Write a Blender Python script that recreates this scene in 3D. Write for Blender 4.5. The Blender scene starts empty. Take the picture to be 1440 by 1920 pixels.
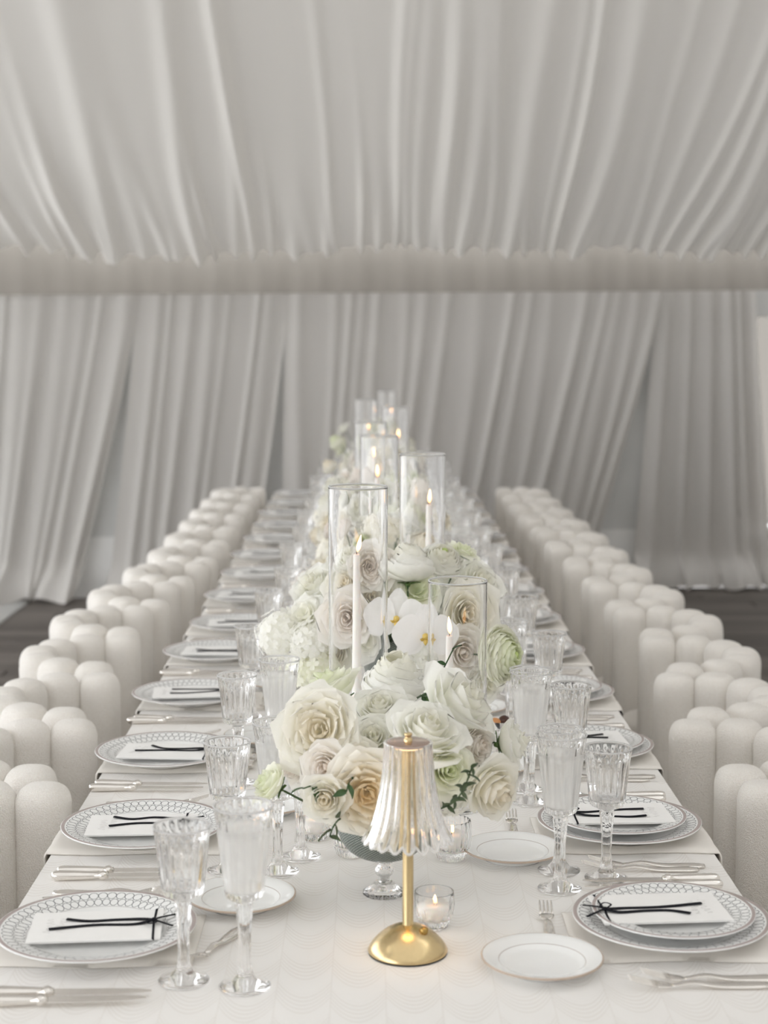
import bpy, math, random
import numpy as np
from mathutils import Matrix, Vector, Quaternion

# ------------------------------------------------------------------ camera, sky, lights, exposure
SC = bpy.context.scene
COL = SC.collection
R_ = math.radians
cam = bpy.data.cameras.new('camera')
cam.sensor_fit = 'VERTICAL'; cam.sensor_height = 32.0; cam.lens = 50.0
cam.clip_end = 200
cam.dof.use_dof = True; cam.dof.focus_distance = 2.95; cam.dof.aperture_fstop = 3.4
camo = bpy.data.objects.new('camera', cam); COL.objects.link(camo)
PITCH = math.atan(319 / 3000); YAW = math.atan(23 / 3000 * math.cos(PITCH))
camo.location = (0, 0, 1.67)
camo.rotation_euler = (math.pi / 2 - PITCH, 0, -YAW)
SC.camera = camo

world = bpy.data.worlds.new('world'); SC.world = world; world.use_nodes = True
bg = world.node_tree.nodes['Background']
bg.inputs['Color'].default_value = (0.97, 0.985, 1.0, 1); bg.inputs['Strength'].default_value = 4.0

SC.view_settings.view_transform = 'Standard'
SC.view_settings.look = 'None'
SC.view_settings.gamma = 1.0
SC.view_settings.use_curve_mapping = False
SC.view_settings.exposure = -0.28
cy = SC.cycles
cy.max_bounces = 24; cy.transmission_bounces = 24; cy.transparent_max_bounces = 32
cy.diffuse_bounces = 8; cy.glossy_bounces = 6
cy.sample_clamp_indirect = 6.0; cy.blur_glossy = 0.0

rnd = random.Random(7)

# ------------------------------------------------------------------ material helpers
class NT:
    def __init__(s, name):
        s.m = bpy.data.materials.new(name); s.m.use_nodes = True
        s.t = s.m.node_tree; s.t.nodes.clear()
        s.out = s.t.nodes.new('ShaderNodeOutputMaterial')
    def n(s, typ, **kw):
        nd = s.t.nodes.new('ShaderNode' + typ)
        for k, v in kw.items():
            if k.startswith('i_'):
                s.put(nd.inputs[k[2:].replace('_', ' ')], v)
            else:
                setattr(nd, k, v)
        return nd
    def put(s, sock, v):
        if isinstance(v, bpy.types.NodeSocket): s.t.links.new(v, sock)
        else:
            if isinstance(v, tuple) and len(v) == 3 and sock.type == 'RGBA': v = (*v, 1)
            sock.default_value = v
    def math(s, op, a, b=0.0, c=None, clamp=False):
        nd = s.t.nodes.new('ShaderNodeMath'); nd.operation = op; nd.use_clamp = clamp
        s.put(nd.inputs[0], a); s.put(nd.inputs[1], b)
        if c is not None: s.put(nd.inputs[2], c)
        return nd.outputs[0]
    def mix(s, f, a, b):
        nd = s.t.nodes.new('ShaderNodeMix'); nd.data_type = 'RGBA'
        s.put(nd.inputs[0], f); s.put(nd.inputs[6], a); s.put(nd.inputs[7], b)
        return nd.outputs[2]
    def mixsh(s, f, a, b):
        nd = s.t.nodes.new('ShaderNodeMixShader')
        s.put(nd.inputs[0], f); s.put(nd.inputs[1], a); s.put(nd.inputs[2], b)
        return nd.outputs[0]
    def obj(s):
        return s.n('TexCoord').outputs['Object']
    def noise(s, vec, scale, detail=3, rough=.5):
        nd = s.n('TexNoise'); s.put(nd.inputs['Vector'], vec)
        nd.inputs['Scale'].default_value = scale; nd.inputs['Detail'].default_value = detail
        nd.inputs['Roughness'].default_value = rough
        return nd.outputs['Fac']
    def ramp(s, f, a, b, ca, cb):
        nd = s.n('MapRange'); s.put(nd.inputs[0], f); nd.inputs[1].default_value = a; nd.inputs[2].default_value = b
        return s.mix(nd.outputs[0], ca, cb)
    def step(s, f, a, b):
        nd = s.n('MapRange'); nd.interpolation_type = 'SMOOTHSTEP'; s.put(nd.inputs[0], f)
        nd.inputs[1].default_value = a; nd.inputs[2].default_value = b
        return nd.outputs[0]
    def bump(s, h, strength=.3, dist=.002):
        nd = s.n('Bump'); s.put(nd.inputs['Height'], h); nd.inputs['Strength'].default_value = strength
        nd.inputs['Distance'].default_value = dist
        return nd.outputs[0]
    def sep(s, vec):
        nd = s.n('SeparateXYZ'); s.put(nd.inputs[0], vec)
        return nd.outputs
    def pbr(s, color, rough=.5, metal=0., bump=None, spec=None, sheen=None, sss=None, trans=None, ior=None):
        nd = s.n('BsdfPrincipled')
        s.put(nd.inputs['Base Color'], color); s.put(nd.inputs['Roughness'], rough); s.put(nd.inputs['Metallic'], metal)
        if bump is not None: s.put(nd.inputs['Normal'], bump)
        if spec is not None: nd.inputs['Specular IOR Level'].default_value = spec
        if sheen is not None: nd.inputs['Sheen Weight'].default_value = sheen
        if sss is not None:
            nd.inputs['Subsurface Weight'].default_value = sss[0]; nd.inputs['Subsurface Radius'].default_value = sss[1]
            nd.inputs['Subsurface Scale'].default_value = sss[2]
        if trans is not None: s.put(nd.inputs['Transmission Weight'], trans)
        if ior is not None: nd.inputs['IOR'].default_value = ior
        return nd.outputs[0]
    def done(s, sh):
        s.t.links.new(sh, s.out.inputs['Surface']); return s.m

M = {}
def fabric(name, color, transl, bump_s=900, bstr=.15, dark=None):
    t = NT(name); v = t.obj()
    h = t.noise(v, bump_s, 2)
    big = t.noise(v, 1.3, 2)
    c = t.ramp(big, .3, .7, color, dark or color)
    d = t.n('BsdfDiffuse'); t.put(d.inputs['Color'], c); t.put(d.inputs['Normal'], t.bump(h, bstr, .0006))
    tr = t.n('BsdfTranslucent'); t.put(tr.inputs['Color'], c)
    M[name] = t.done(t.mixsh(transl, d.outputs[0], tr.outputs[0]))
fabric('ceiling_silk', (.76, .74, .71), .06, 700, .1)
fabric('roof_fabric', (.86, .85, .83), .255, 300, .05)
fabric('drape_thick', (.70, .68, .65), .12, 700, .1)
fabric('drape_sheer', (.66, .64, .615), .30, 700, .1)
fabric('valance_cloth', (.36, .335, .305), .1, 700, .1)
fabric('napkin_cotton', (.87, .84, .795), .05, 1200, .3)

def boucle():
    t = NT('boucle'); v = t.obj()
    a = t.noise(v, 430, 3, .7)
    vo = t.n('TexVoronoi'); t.put(vo.inputs['Vector'], v); vo.inputs['Scale'].default_value = 360
    h = t.math('ADD', a, t.math('MULTIPLY', vo.outputs['Distance'], .8))
    c = t.ramp(a, .36, .64, (.875, .83, .77), (.975, .95, .91))
    M['boucle'] = t.done(t.pbr(c, .95, bump=t.bump(h, .85, .0024), spec=.1, sheen=.35))
boucle()

def cloth():
    t = NT('tablecloth_jacquard'); v = t.obj(); x, y, z = t.sep(v)
    W, P, N = .078, .118, 9.0
    xi = t.math('DIVIDE', x, W)
    col = t.math('FLOOR', xi); u = t.math('FRACT', xi)
    sag = t.math('MULTIPLY', t.math('MULTIPLY', u, t.math('SUBTRACT', 1.0, u)), 1.9)     # parabola 0..0.47
    off = t.math('MULTIPLY', t.math('FRACT', t.math('MULTIPLY', col, .5)), .5)
    ph = t.math('ADD', t.math('ADD', t.math('DIVIDE', y, P), sag), off)
    fr = t.math('FRACT', ph)
    s = t.math('SINE', t.math('MULTIPLY', fr, 2 * math.pi * N))
    lines = t.step(s, .1, .8)
    gate = t.math('MULTIPLY', t.step(fr, .02, .10), t.math('SUBTRACT', 1.0, t.step(fr, .62, .72)))
    lines = t.math('MULTIPLY', lines, gate)
    du = t.math('ABSOLUTE', t.math('SUBTRACT', u, .5))
    vert = t.step(du, .482, .494)
    pat = t.math('MAXIMUM', lines, t.math('MULTIPLY', vert, .8))
    weave = t.noise(v, 1500, 2)
    pat2 = t.math('MULTIPLY', pat, t.math('ADD', .6, t.math('MULTIPLY', t.noise(v, 9, 2), .6)))
    c = t.mix(pat2, (.835, .82, .80), (.765, .74, .71))
    h = t.math('ADD', t.math('MULTIPLY', pat, -.6), t.math('MULTIPLY', weave, .5))
    r = t.math('SUBTRACT', .75, t.math('MULTIPLY', pat, .15))
    M['cloth'] = t.done(t.pbr(c, r, bump=t.bump(h, .25, .0006), spec=.25, sheen=.1))
cloth()

def plate(name, r_in, r_out, n):
    t = NT(name); v = t.obj(); x, y, z = t.sep(v)
    r = t.math('SQRT', t.math('ADD', t.math('MULTIPLY', x, x), t.math('MULTIPLY', y, y)))
    a = t.math('DIVIDE', t.math('ARCTAN2', y, x), 2 * math.pi)
    rr = t.math('DIVIDE', t.math('SUBTRACT', r, r_in), (r_out - r_in))       # 0..1 across the ring band
    row = t.math('FLOOR', t.math('MULTIPLY', rr, 2.0))
    vv = t.math('FRACT', t.math('MULTIPLY', rr, 2.0))
    uu = t.math('FRACT', t.math('ADD', t.math('MULTIPLY', a, float(n)), t.math('MULTIPLY', row, .5)))
    e = t.math('SQRT', t.math('ADD', t.math('POWER', t.math('SUBTRACT', uu, .5), 2.0), t.math('POWER', t.math('SUBTRACT', vv, .5), 2.0)))
    ln = t.math('SUBTRACT', 1.0, t.step(t.math('ABSOLUTE', t.math('SUBTRACT', e, .485)), .024, .050))
    inside = t.math('MULTIPLY', t.math('GREATER_THAN', rr, 0.0), t.math('LESS_THAN', rr, 1.0))
    ln = t.math('MULTIPLY', ln, inside)
    edge = t.math('MULTIPLY', t.step(rr, 1.07, 1.1), t.math('SUBTRACT', 1.0, t.step(rr, 1.26, 1.29)))
    inn = t.math('SUBTRACT', 1.0, t.step(t.math('ABSOLUTE', t.math('SUBTRACT', rr, -.05)), .01, .03))
    c = t.mix(ln, (.86, .865, .86), (.08, .085, .095))
    c = t.mix(t.math('MULTIPLY', inn, .5), c, (.25, .22, .22))
    c = t.mix(t.math('MULTIPLY', edge, .9), c, (.36, .29, .275))
    up = t.math('GREATER_THAN', z, .004)
    c = t.mix(up, (.86, .86, .85), c)
    M[name] = t.done(t.pbr(c, .12, spec=.5))
plate('dinner_porcelain', .108, .1425, 58)
plate('salad_porcelain', .089, .1175, 50)
def bplate():
    t = NT('bread_porcelain'); v = t.obj(); x, y, z = t.sep(v)
    r = t.math('SQRT', t.math('ADD', t.math('MULTIPLY', x, x), t.math('MULTIPLY', y, y)))
    l1 = t.math('GREATER_THAN', r, .0880)
    l2 = t.math('SUBTRACT', 1.0, t.step(t.math('ABSOLUTE', t.math('SUBTRACT', r, .064)), .0003, .0009))
    c = t.mix(l1, (.86, .865, .86), (.52, .42, .34))
    c = t.mix(t.math('MULTIPLY', l2, .7), c, (.35, .29, .26))
    M['bread_porcelain'] = t.done(t.pbr(c, .1, spec=.5))
bplate()

def simple(name, color, rough, metal=0., **kw):
    t = NT(name); v = t.obj()
    f = t.noise(v, kw.pop('ns', 60), 3)
    k = kw.pop('var', .06)
    c2 = tuple(min(1, q * (1 - k)) for q in color)
    c = t.ramp(f, .3, .7, color, c2)
    M[name] = t.done(t.pbr(c, rough, metal, **kw))
simple('silver', (.86, .83, .79), .16, 1.0)
simple('brass', (.72, .56, .31), .25, 1.0, ns=300)
simple('brass_dark', (.45, .30, .10), .3, 1.0)
simple('rose_metal', (.62, .47, .40), .22, 1.0)
simple('ribbon_velvet', (.008, .008, .012), .7, spec=.15)
simple('card_stock', (.90, .895, .885), .7, var=.02)
simple('script_ink', (.70, .69, .68), .8)
simple('wax', (.90, .875, .84), .45, sss=(.3, (.02, .012, .008), .3), var=.02)
simple('wick', (.03, .025, .02), .9)
simple('leaf_green', (.045, .12, .03), .45, ns=90, var=.5)
simple('leaf_grey', (.10, .15, .07), .5, ns=90, var=.6)
simple('stem_green', (.05, .10, .035), .5)
simple('sepal_green', (.10, .19, .045), .5, ns=80, var=.4)
simple('sweet_dark', (.06, .02, .012), .35)
simple('sweet_amber', (.65, .30, .12), .35)
simple('vinyl_grey', (.66, .665, .655), .35, ns=2, var=.15)
simple('kick_white', (.85, .85, .84), .5, ns=2, var=.1)
simple('pale_floor', (.42, .42, .41), .5, ns=5, var=.1)
simple('frame_white', (.75, .75, .74), .4)
simple('table_wood', (.25, .17, .10), .5)
simple('black_rubber', (.02, .02, .02), .6)

def floor_mat():
    t = NT('floor_boards'); v = t.obj()
    mp = t.n('Mapping'); t.put(mp.inputs[0], v); mp.inputs['Scale'].default_value = (.6, 12, 1)
    oi = t.n('ObjectInfo')
    add = t.n('VectorMath'); add.operation = 'ADD'; t.put(add.inputs[0], mp.outputs[0]); t.put(add.inputs[1], oi.outputs['Location'])
    f = t.noise(add.outputs[0], 4, 5, .6)
    f2 = t.math('ADD', t.math('MULTIPLY', f, .6), t.math('MULTIPLY', oi.outputs['Random'], .4))
    c = t.ramp(f2, .3, .8, (.075, .064, .056), (.16, .142, .128))
    M['boards'] = t.done(t.pbr(c, .55, bump=t.bump(f, .2, .002), spec=.35))
floor_mat()

def glass(name, rough=0., color=(1, 1, 1), ior=1.46):
    t = NT(name); g = t.n('BsdfGlass'); t.put(g.inputs['Color'], color); g.inputs['Roughness'].default_value = rough
    g.inputs['IOR'].default_value = ior
    M[name] = t.done(g.outputs[0])
glass('crystal', 0.0, (1, 1, 1), 1.42)
def shade_m():
    t = NT('shade_crystal'); g = t.n('BsdfGlass'); g.inputs['IOR'].default_value = 1.32; g.inputs['Roughness'].default_value = 0.0
    tl = t.n('BsdfTranslucent'); t.put(tl.inputs['Color'], (.97, .95, .93))
    M['shade_crystal'] = t.done(t.mixsh(.05, g.outputs[0], tl.outputs[0]))
shade_m()
def thin(name, tint, edge, refl=.9, rough=.02, whiten=0.0):
    t = NT(name)
    lw = t.n('LayerWeight'); lw.inputs['Blend'].default_value = .5
    lw2 = lw.outputs['Facing']
    c = t.mix(t.math('POWER', lw2, 6.0), tint, edge)
    tr = t.n('BsdfTransparent'); t.put(tr.inputs['Color'], c)
    gl = t.n('BsdfGlossy'); gl.inputs['Roughness'].default_value = rough
    fr = t.math('ADD', .04, t.math('MULTIPLY', t.math('POWER', lw2, 5.0), .9))
    sh = t.mixsh(t.math('MULTIPLY', fr, refl), tr.outputs[0], gl.outputs[0])
    if whiten:
        tl = t.n('BsdfTranslucent'); t.put(tl.inputs['Color'], (.95, .95, .95))
        df = t.n('BsdfDiffuse'); t.put(df.inputs['Color'], (.95, .95, .95))
        sh = t.mixsh(whiten, sh, t.mixsh(.5, tl.outputs[0], df.outputs[0]))
    M[name] = t.done(sh)
glass('hurricane_glass', 0.0, (1, 1, 1), 1.40)
glass('votive_glass', 0.0, (1, 1, 1), 1.42)
thin('rim_highlight', (.96, .96, .96), (.8, .8, .8), refl=1., whiten=.55)  # white mixed in to paint a bright highlight line on glass rims
thin('clear_pane', (.40, .385, .365), (.6, .6, .6))
def water():
    t = NT('iced_water')
    g = t.n('BsdfGlass'); g.inputs['IOR'].default_value = 1.33; g.inputs['Roughness'].default_value = .22
    d = t.n('BsdfTranslucent'); t.put(d.inputs['Color'], (.97, .97, .96))
    e = t.n('BsdfDiffuse'); t.put(e.inputs['Color'], (.97, .97, .96))
    tp = t.n('BsdfTransparent')
    M['water'] = t.done(t.mixsh(.30, tp.outputs[0], t.mixsh(.5, d.outputs[0], e.outputs[0])))
water()
def bowlglass():
    t = NT('ridged_glass'); v = t.obj(); x, y, z = t.sep(v)
    a = t.math('MULTIPLY', t.math('ARCTAN2', y, x), 70.0)
    h = t.math('MULTIPLY', t.math('SINE', a), t.math('SINE', t.math('MULTIPLY', z, 1500.0)))
    k = t.step(h, -.2, .6)
    c = t.mix(k, (.10, .125, .11), (.46, .50, .46))
    M['ridged_glass'] = t.done(t.pbr(c, .18, bump=t.bump(h, .5, .0012), spec=.6, trans=.25, ior=1.4))
bowlglass()
def flame():
    t = NT('flame'); z = t.sep(t.n('TexCoord').outputs['Generated'])[2]
    c = t.ramp(z, .1, .95, (1, .40, .12), (1, .66, .34))
    e = t.n('Emission'); t.put(e.inputs['Color'], c); e.inputs['Strength'].default_value = 9.0
    M['flame'] = t.done(e.outputs[0])
flame()
def led():
    t = NT('led_glow'); e = t.n('Emission'); t.put(e.inputs['Color'], (1, .66, .36)); e.inputs['Strength'].default_value = 11.0
    M['led'] = t.done(e.outputs[0])
led()

def petal_mat(name, outer, centre, base, trl=.48):
    # vertex colour "tint": r = 1 at the heart of the bloom, g = 1 at the foot of a petal
    t = NT(name)
    at = t.n('Attribute'); at.attribute_name = 'tint'
    s = t.n('SeparateColor'); t.put(s.inputs[0], at.outputs['Color'])
    c = t.mix(t.math('POWER', s.outputs[0], 1.5), outer, centre)
    c = t.mix(t.math('MULTIPLY', t.math('POWER', s.outputs[1], 2.0), .55), c, base)
    v = t.obj()
    f = t.noise(v, 3.0, 3)
    d = t.n('BsdfDiffuse'); t.put(d.inputs['Color'], c); t.put(d.inputs['Normal'], t.bump(f, .15, .02))
    tr = t.n('BsdfTranslucent'); t.put(tr.inputs['Color'], c)
    gl = t.n('BsdfGlossy'); gl.inputs['Roughness'].default_value = .5
    M[name] = t.done(t.mixsh(.02, t.mixsh(trl, d.outputs[0], tr.outputs[0]), gl.outputs[0]))
petal_mat('petal_white', (.98, .978, .95), (.97, .96, .88), (.93, .945, .82))
petal_mat('petal_cream', (.98, .968, .92), (.965, .91, .79), (.94, .935, .82))
petal_mat('petal_blush', (.975, .955, .925), (.965, .91, .86), (.97, .945, .87))
petal_mat('petal_peach', (.98, .962, .91), (.96, .83, .58), (.94, .89, .74))
petal_mat('petal_antique', (.95, .93, .89), (.87, .80, .72), (.90, .88, .79))
petal_mat('petal_green', (.95, .95, .87), (.88, .92, .70), (.80, .87, .60))
petal_mat('petal_orchid', (.97, .965, .965), (.95, .94, .93), (.95, .94, .93))
simple('orchid_lip', (.85, .62, .16), .5, var=.4, ns=200)
simple('green_eye', (.50, .62, .22), .6)

# ------------------------------------------------------------------ mesh helpers
def mesh(name, v, f, mat, smooth=True, tint=None):
    me = bpy.data.meshes.new(name)
    me.from_pydata([tuple(p) for p in v], [], [tuple(q) for q in f])
    if smooth: me.polygons.foreach_set('use_smooth', [True] * len(me.polygons))
    if tint is not None:
        ca = me.color_attributes.new('tint', 'FLOAT_COLOR', 'POINT')
        ca.data.foreach_set('color', np.asarray(tint, dtype=np.float32).ravel())
    me.materials.append(mat if not isinstance(mat, str) else M[mat])
    me.update(); return me
def ob(name, me, parent=None, loc=(0, 0, 0), rot=None):
    o = bpy.data.objects.new(name, me); COL.objects.link(o)
    o.location = loc
    if rot is not None: o.rotation_euler = rot
    if parent is not None: o.parent = parent
    return o
def tag(o, label, cat, group=None):
    o['label'] = label; o['category'] = cat
    if group: o['group'] = group
    return o
def struct(o): o['kind'] = 'structure'; return o
def dup(root, loc, rot=None, scale=None, label=None, group=None):
    r = root.copy(); COL.objects.link(r); r.location = loc
    if rot is not None: r.rotation_euler = rot
    if scale is not None: r.scale = (scale,) * 3
    if label: r['label'] = label
    if group: r['group'] = group
    for ch in list(root.children):
        c = ch.copy(); COL.objects.link(c); c.parent = r
        for g in list(ch.children):
            d = g.copy(); COL.objects.link(d); d.parent = c
    return r
class MB:
    """collects pieces of one mesh"""
    def __init__(s): s.v = []; s.f = []
    def add(s, vf, T=None):
        v, f = vf; b = len(s.v)
        s.v += [tuple(T @ Vector(p)) for p in v] if T is not None else [tuple(p) for p in v]
        s.f += [tuple(i + b for i in q) for q in f]; return s
    def get(s): return s.v, s.f
def lathe(prof, seg=32, mod=None, capb=False, capt=False):
    """prof: list of (r, z); mod(r, z, angle) -> r"""
    v = []; f = []; n = len(prof)
    for (r, z) in prof:
        for k in range(seg):
            a = 2 * math.pi * k / seg
            q = mod(r, z, a) if mod else (r, z)
            v.append((q[0] * math.cos(a), q[0] * math.sin(a), q[1]))
    for i in range(n - 1):
        for k in range(seg):
            k2 = (k + 1) % seg
            f.append((i * seg + k, i * seg + k2, (i + 1) * seg + k2, (i + 1) * seg + k))
    if capb: f.append(tuple(range(seg))[::-1])
    if capt: f.append(tuple((n - 1) * seg + k for k in range(seg)))
    return v, f
def box(x0, x1, y0, y1, z0, z1, b=0.0):
    """box with bevelled vertical and top edges when b > 0"""
    if b <= 0:
        v = [(x, y, z) for z in (z0, z1) for y in (y0, y1) for x in (x0, x1)]
        return v, [(0, 2, 3, 1), (4, 5, 7, 6), (0, 1, 5, 4), (2, 6, 7, 3), (0, 4, 6, 2), (1, 3, 7, 5)]
    v = []; f = []
    def ring(i, z):
        for (x, y) in ((x0 + i + b, y0 + i), (x1 - i - b, y0 + i), (x1 - i, y0 + i + b), (x1 - i, y1 - i - b),
                       (x1 - i - b, y1 - i), (x0 + i + b, y1 - i), (x0 + i, y1 - i - b), (x0 + i, y0 + i + b)):
            v.append((x, y, z))
    ring(0, z0); ring(0, z1 - b); ring(b, z1)
    for k in range(2):
        for i in range(8):
            j = (i + 1) % 8; f.append((k * 8 + i, k * 8 + j, k * 8 + 8 + j, k * 8 + 8 + i))
    f.append(tuple(range(8))[::-1]); f.append(tuple(range(16, 24)))
    return v, f
def tube(pts, rad, seg=8, flat=None):
    """round (or flat ribbon) tube along points; rad number or list"""
    P = [Vector(p) for p in pts]; n = len(P); v = []; f = []
    rads = rad if isinstance(rad, (list, tuple)) else [rad] * n
    up = Vector((0, 0, 1))
    for i, p in enumerate(P):
        t = (P[min(i + 1, n - 1)] - P[max(i - 1, 0)]).normalized()
        a = t.cross(up)
        if a.length < 1e-3: a = t.cross(Vector((1, 0, 0)))
        a.normalize(); b = a.cross(t).normalized()
        for k in range(seg):
            th = 2 * math.pi * k / seg
            v.append(tuple(p + a * (math.cos(th) * rads[i]) + b * (math.sin(th) * rads[i] * (flat or 1))))
    for i in range(n - 1):
        for k in range(seg):
            k2 = (k + 1) % seg
            f.append((i * seg + k, i * seg + k2, (i + 1) * seg + k2, (i + 1) * seg + k))
    f.append(tuple(range(seg))[::-1]); f.append(tuple((n - 1) * seg + k for k in range(seg)))
    return v, f
def grid(nu, nv, fn):
    v = [fn(i / (nu - 1), j / (nv - 1)) for j in range(nv) for i in range(nu)]
    f = [(j * nu + i, j * nu + i + 1, (j + 1) * nu + i + 1, (j + 1) * nu + i) for j in range(nv - 1) for i in range(nu - 1)]
    return v, f
def bez(p, n=12):
    """smooth curve through points (Catmull-Rom)"""
    P = [Vector(q) for q in p]; out = []
    for i in range(len(P) - 1):
        a = P[max(i - 1, 0)]; b = P[i]; c = P[i + 1]; d = P[min(i + 2, len(P) - 1)]
        for k in range(n):
            t = k / n
            out.append(.5 * ((2 * b) + (c - a) * t + (2 * a - 5 * b + 4 * c - d) * t * t + (3 * b - a - 3 * c + d) * t ** 3))
    out.append(P[-1]); return out
ORD = ['first', 'second', 'third', 'fourth', 'fifth', 'sixth', 'seventh', 'eighth', 'ninth', 'tenth', 'eleventh', 'twelfth',
       'thirteenth', 'fourteenth', 'fifteenth', 'sixteenth', 'seventeenth', 'eighteenth', 'nineteenth', 'twentieth',
       'twenty-first', 'twenty-second', 'twenty-third', 'twenty-fourth', 'twenty-fifth', 'twenty-sixth']
sstep = lambda a, b, x: (lambda t: t * t * (3 - 2 * t))(max(0., min(1., (x - a) / (b - a))))

# ------------------------------------------------------------------ the setting
fl = struct(ob('floor', mesh('floor', *box(-9, 9, -9, 12, -.12, -.021), 'boards')))
pl_me = mesh('floorboard', *box(-.996, .996, -.0785, .0785, -.02, 0, .0025), 'boards', False)
q = 0
for r in range(43):
    y = 4.0 + .16 * r
    off = rnd.random() * 2
    for k in range(-2, 4):
        x = k * 2.0 + off - 1
        if x < -3.4 or x > 4.6: continue
        ob('floorboard', pl_me, fl, (x, y, rnd.uniform(-.0008, 0)))
pf = tag(ob('floor_panel', mesh('floor_panel', *box(-6, -2.21, 5.5, 10.24, 0.0005, .012, .004), 'pale_floor', False)),
         'pale grey flooring panel laid over the dark boards at far left', 'flooring')

wy = lambda x: 10.62 + .115 * x
def slab(x0, x1, z0, z1, th=.05):
    v = []
    for z in (z0, z1):
        for (x, o) in ((x0, 0), (x1, 0), (x1, th), (x0, th)): v.append((x, wy(x) + o, z))
    return v, [(0, 3, 2, 1), (4, 5, 6, 7), (0, 1, 5, 4), (1, 2, 6, 5), (2, 3, 7, 6), (3, 0, 4, 7)]
mb = MB(); mb.add(slab(-6, 2.56, .42, 2.32)); mb.add(slab(2.56, 3.6, 1.84, 2.32)); mb.add(slab(3.6, 6, .42, 2.32))
wall = struct(ob('wall_back', mesh('wall_back', *mb.get(), 'vinyl_grey', False)))
ob('kick_panel', mesh('kick_panel', *slab(-6, 6, 0, .40, .07), 'kick_white', False), wall)
ob('rail', mesh('rail', *slab(-6, 2.56, .40, .42, .06), 'vinyl_grey', False), wall)
win = struct(ob('window_1', mesh('window_1', *MB().add(slab(2.56, 2.60, .42, 1.84, .06)).add(slab(3.56, 3.6, .42, 1.84, .06)).get(), 'frame_white', False)))
ob('pane', mesh('pane', *slab(2.60, 3.56, .42, 1.84, .006), 'clear_pane', False), win)

# ceiling liner: silk swagged from the roof ridge to the eave, gathered into long folds
def folds(seed, x0, x1, smin, smax, wmin, wmax, amin, amax):
    g = random.Random(seed); out = []; x = x0
    while x < x1:
        out.append((x, g.uniform(wmin, wmax), g.uniform(amin, amax), g.uniform(-1, 1), g.uniform(.0, 1.0)))
        x += g.uniform(smin, smax)
    return np.array(out)
def ceiling():
    Fd = folds(3, -5.5, 5.5, .055, .16, .016, .048, .25, 1.0)
    Fw = folds(5, -5.5, 5.5, .5, .9, .2, .4, .2, 1.0)
    nx = 1100; xs = np.linspace(-5, 5, nx)
    path = []                      # (y, z, t) from the eave outwards: t = distance from the eave
    for (y, z) in ((10.27, 2.40), (10.255, 2.33), (10.215, 2.285), (10.15, 2.27)): path.append((y, z, 0.0))
    for k in range(1, 64):
        d = (k / 63) ** 1.25 * 7.2
        path.append((10.15 - d, 2.27 + .19 * d + (.085 * d * d if d < 2.4 else .49 + .408 * (d - 2.4)), d))
    V = []
    for (y, z, d) in path:
        amp = .043 + .042 * math.exp(-d / .6)
        h = np.zeros(nx)
        for (c, w, a, dr, ln) in Fd:
            cx = c + dr * .10 * d / 2.5 + .02 * math.sin(d * 1.7 + c * 9)
            ww = w * (1 + .25 * d)
            fade = 1.0 if ln > .35 else math.exp(-max(0, d - ln * 3) / .5)
            h += a * fade * np.exp(-((xs - cx) / ww) ** 2)
        for (c, w, a, dr, ln) in Fw:
            h += .6 * a * np.exp(-((xs - c - dr * .15 * d) / w) ** 2)
        lump = math.exp(-d / .25)
        wob = .03 * np.sin(xs * 2.1 + 1) + .02 * np.sin(xs * 5.3)
        for i in range(nx):
            V.append((xs[i], y + wy(xs[i]) - 10.62 - (.05 + .6 * h[i] * amp) * lump, z + .01 * xs[i] - h[i] * amp + wob[i] * lump * .6))
    n = len(path)
    f = [(j * nx + i, j * nx + i + 1, (j + 1) * nx + i + 1, (j + 1) * nx + i) for j in range(n - 1) for i in range(nx - 1)]
    return V, f
struct(ob('ceiling', mesh('ceiling', *ceiling(), 'ceiling_silk')))
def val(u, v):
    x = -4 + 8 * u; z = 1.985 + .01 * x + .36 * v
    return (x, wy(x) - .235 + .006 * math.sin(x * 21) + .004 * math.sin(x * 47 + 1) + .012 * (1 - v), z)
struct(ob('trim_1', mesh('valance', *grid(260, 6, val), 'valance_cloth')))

def drape(seed, xt0, xt1, xb0, xb1, n, amp, puddle, yo=-.10, sweep=1.15):
    g = random.Random(seed); fo = []; u = 0
    while u < 1.0:
        u += g.uniform(.55, 1.45) / n
        fo.append((u, g.uniform(.18, .36) / n, g.uniform(.5, 1.0)))
    fo = np.array(fo)
    nu, nv = int(n * 18), 40
    V = []
    for j in range(nv):
        v = j / (nv - 1); s = v ** sweep
        for i in range(nu):
            uu = i / (nu - 1)
            uw = uu + .010 * math.sin(v * 3 + uu * 30)
            h = float(np.sum(fo[:, 2] * np.exp(-((uw - fo[:, 0]) / fo[:, 1]) ** 2)))
            a = xt0 + (xb0 - xt0) * s; b = xt1 + (xb1 - xt1) * s
            x = a + (b - a) * uu
            y = wy(x) + yo - amp * h * (.7 + .5 * v)
            z = 2.04 * (1 - v)
            k = sstep(.88, 1.0, v)
            y -= puddle * k * (1 + .5 * math.sin(uu * 17 + seed) + .25 * h); z = z * (1 - .0 * k) + .012 + .03 * k * (1 + math.sin(uu * 41 + seed)) * .5
            x += .04 * k * math.sin(uu * 23 + seed)
            V.append((x, y, z))
    f = [(j * nu + i, j * nu + i + 1, (j + 1) * nu + i + 1, (j + 1) * nu + i) for j in range(nv - 1) for i in range(nu - 1)]
    return V, f
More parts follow.
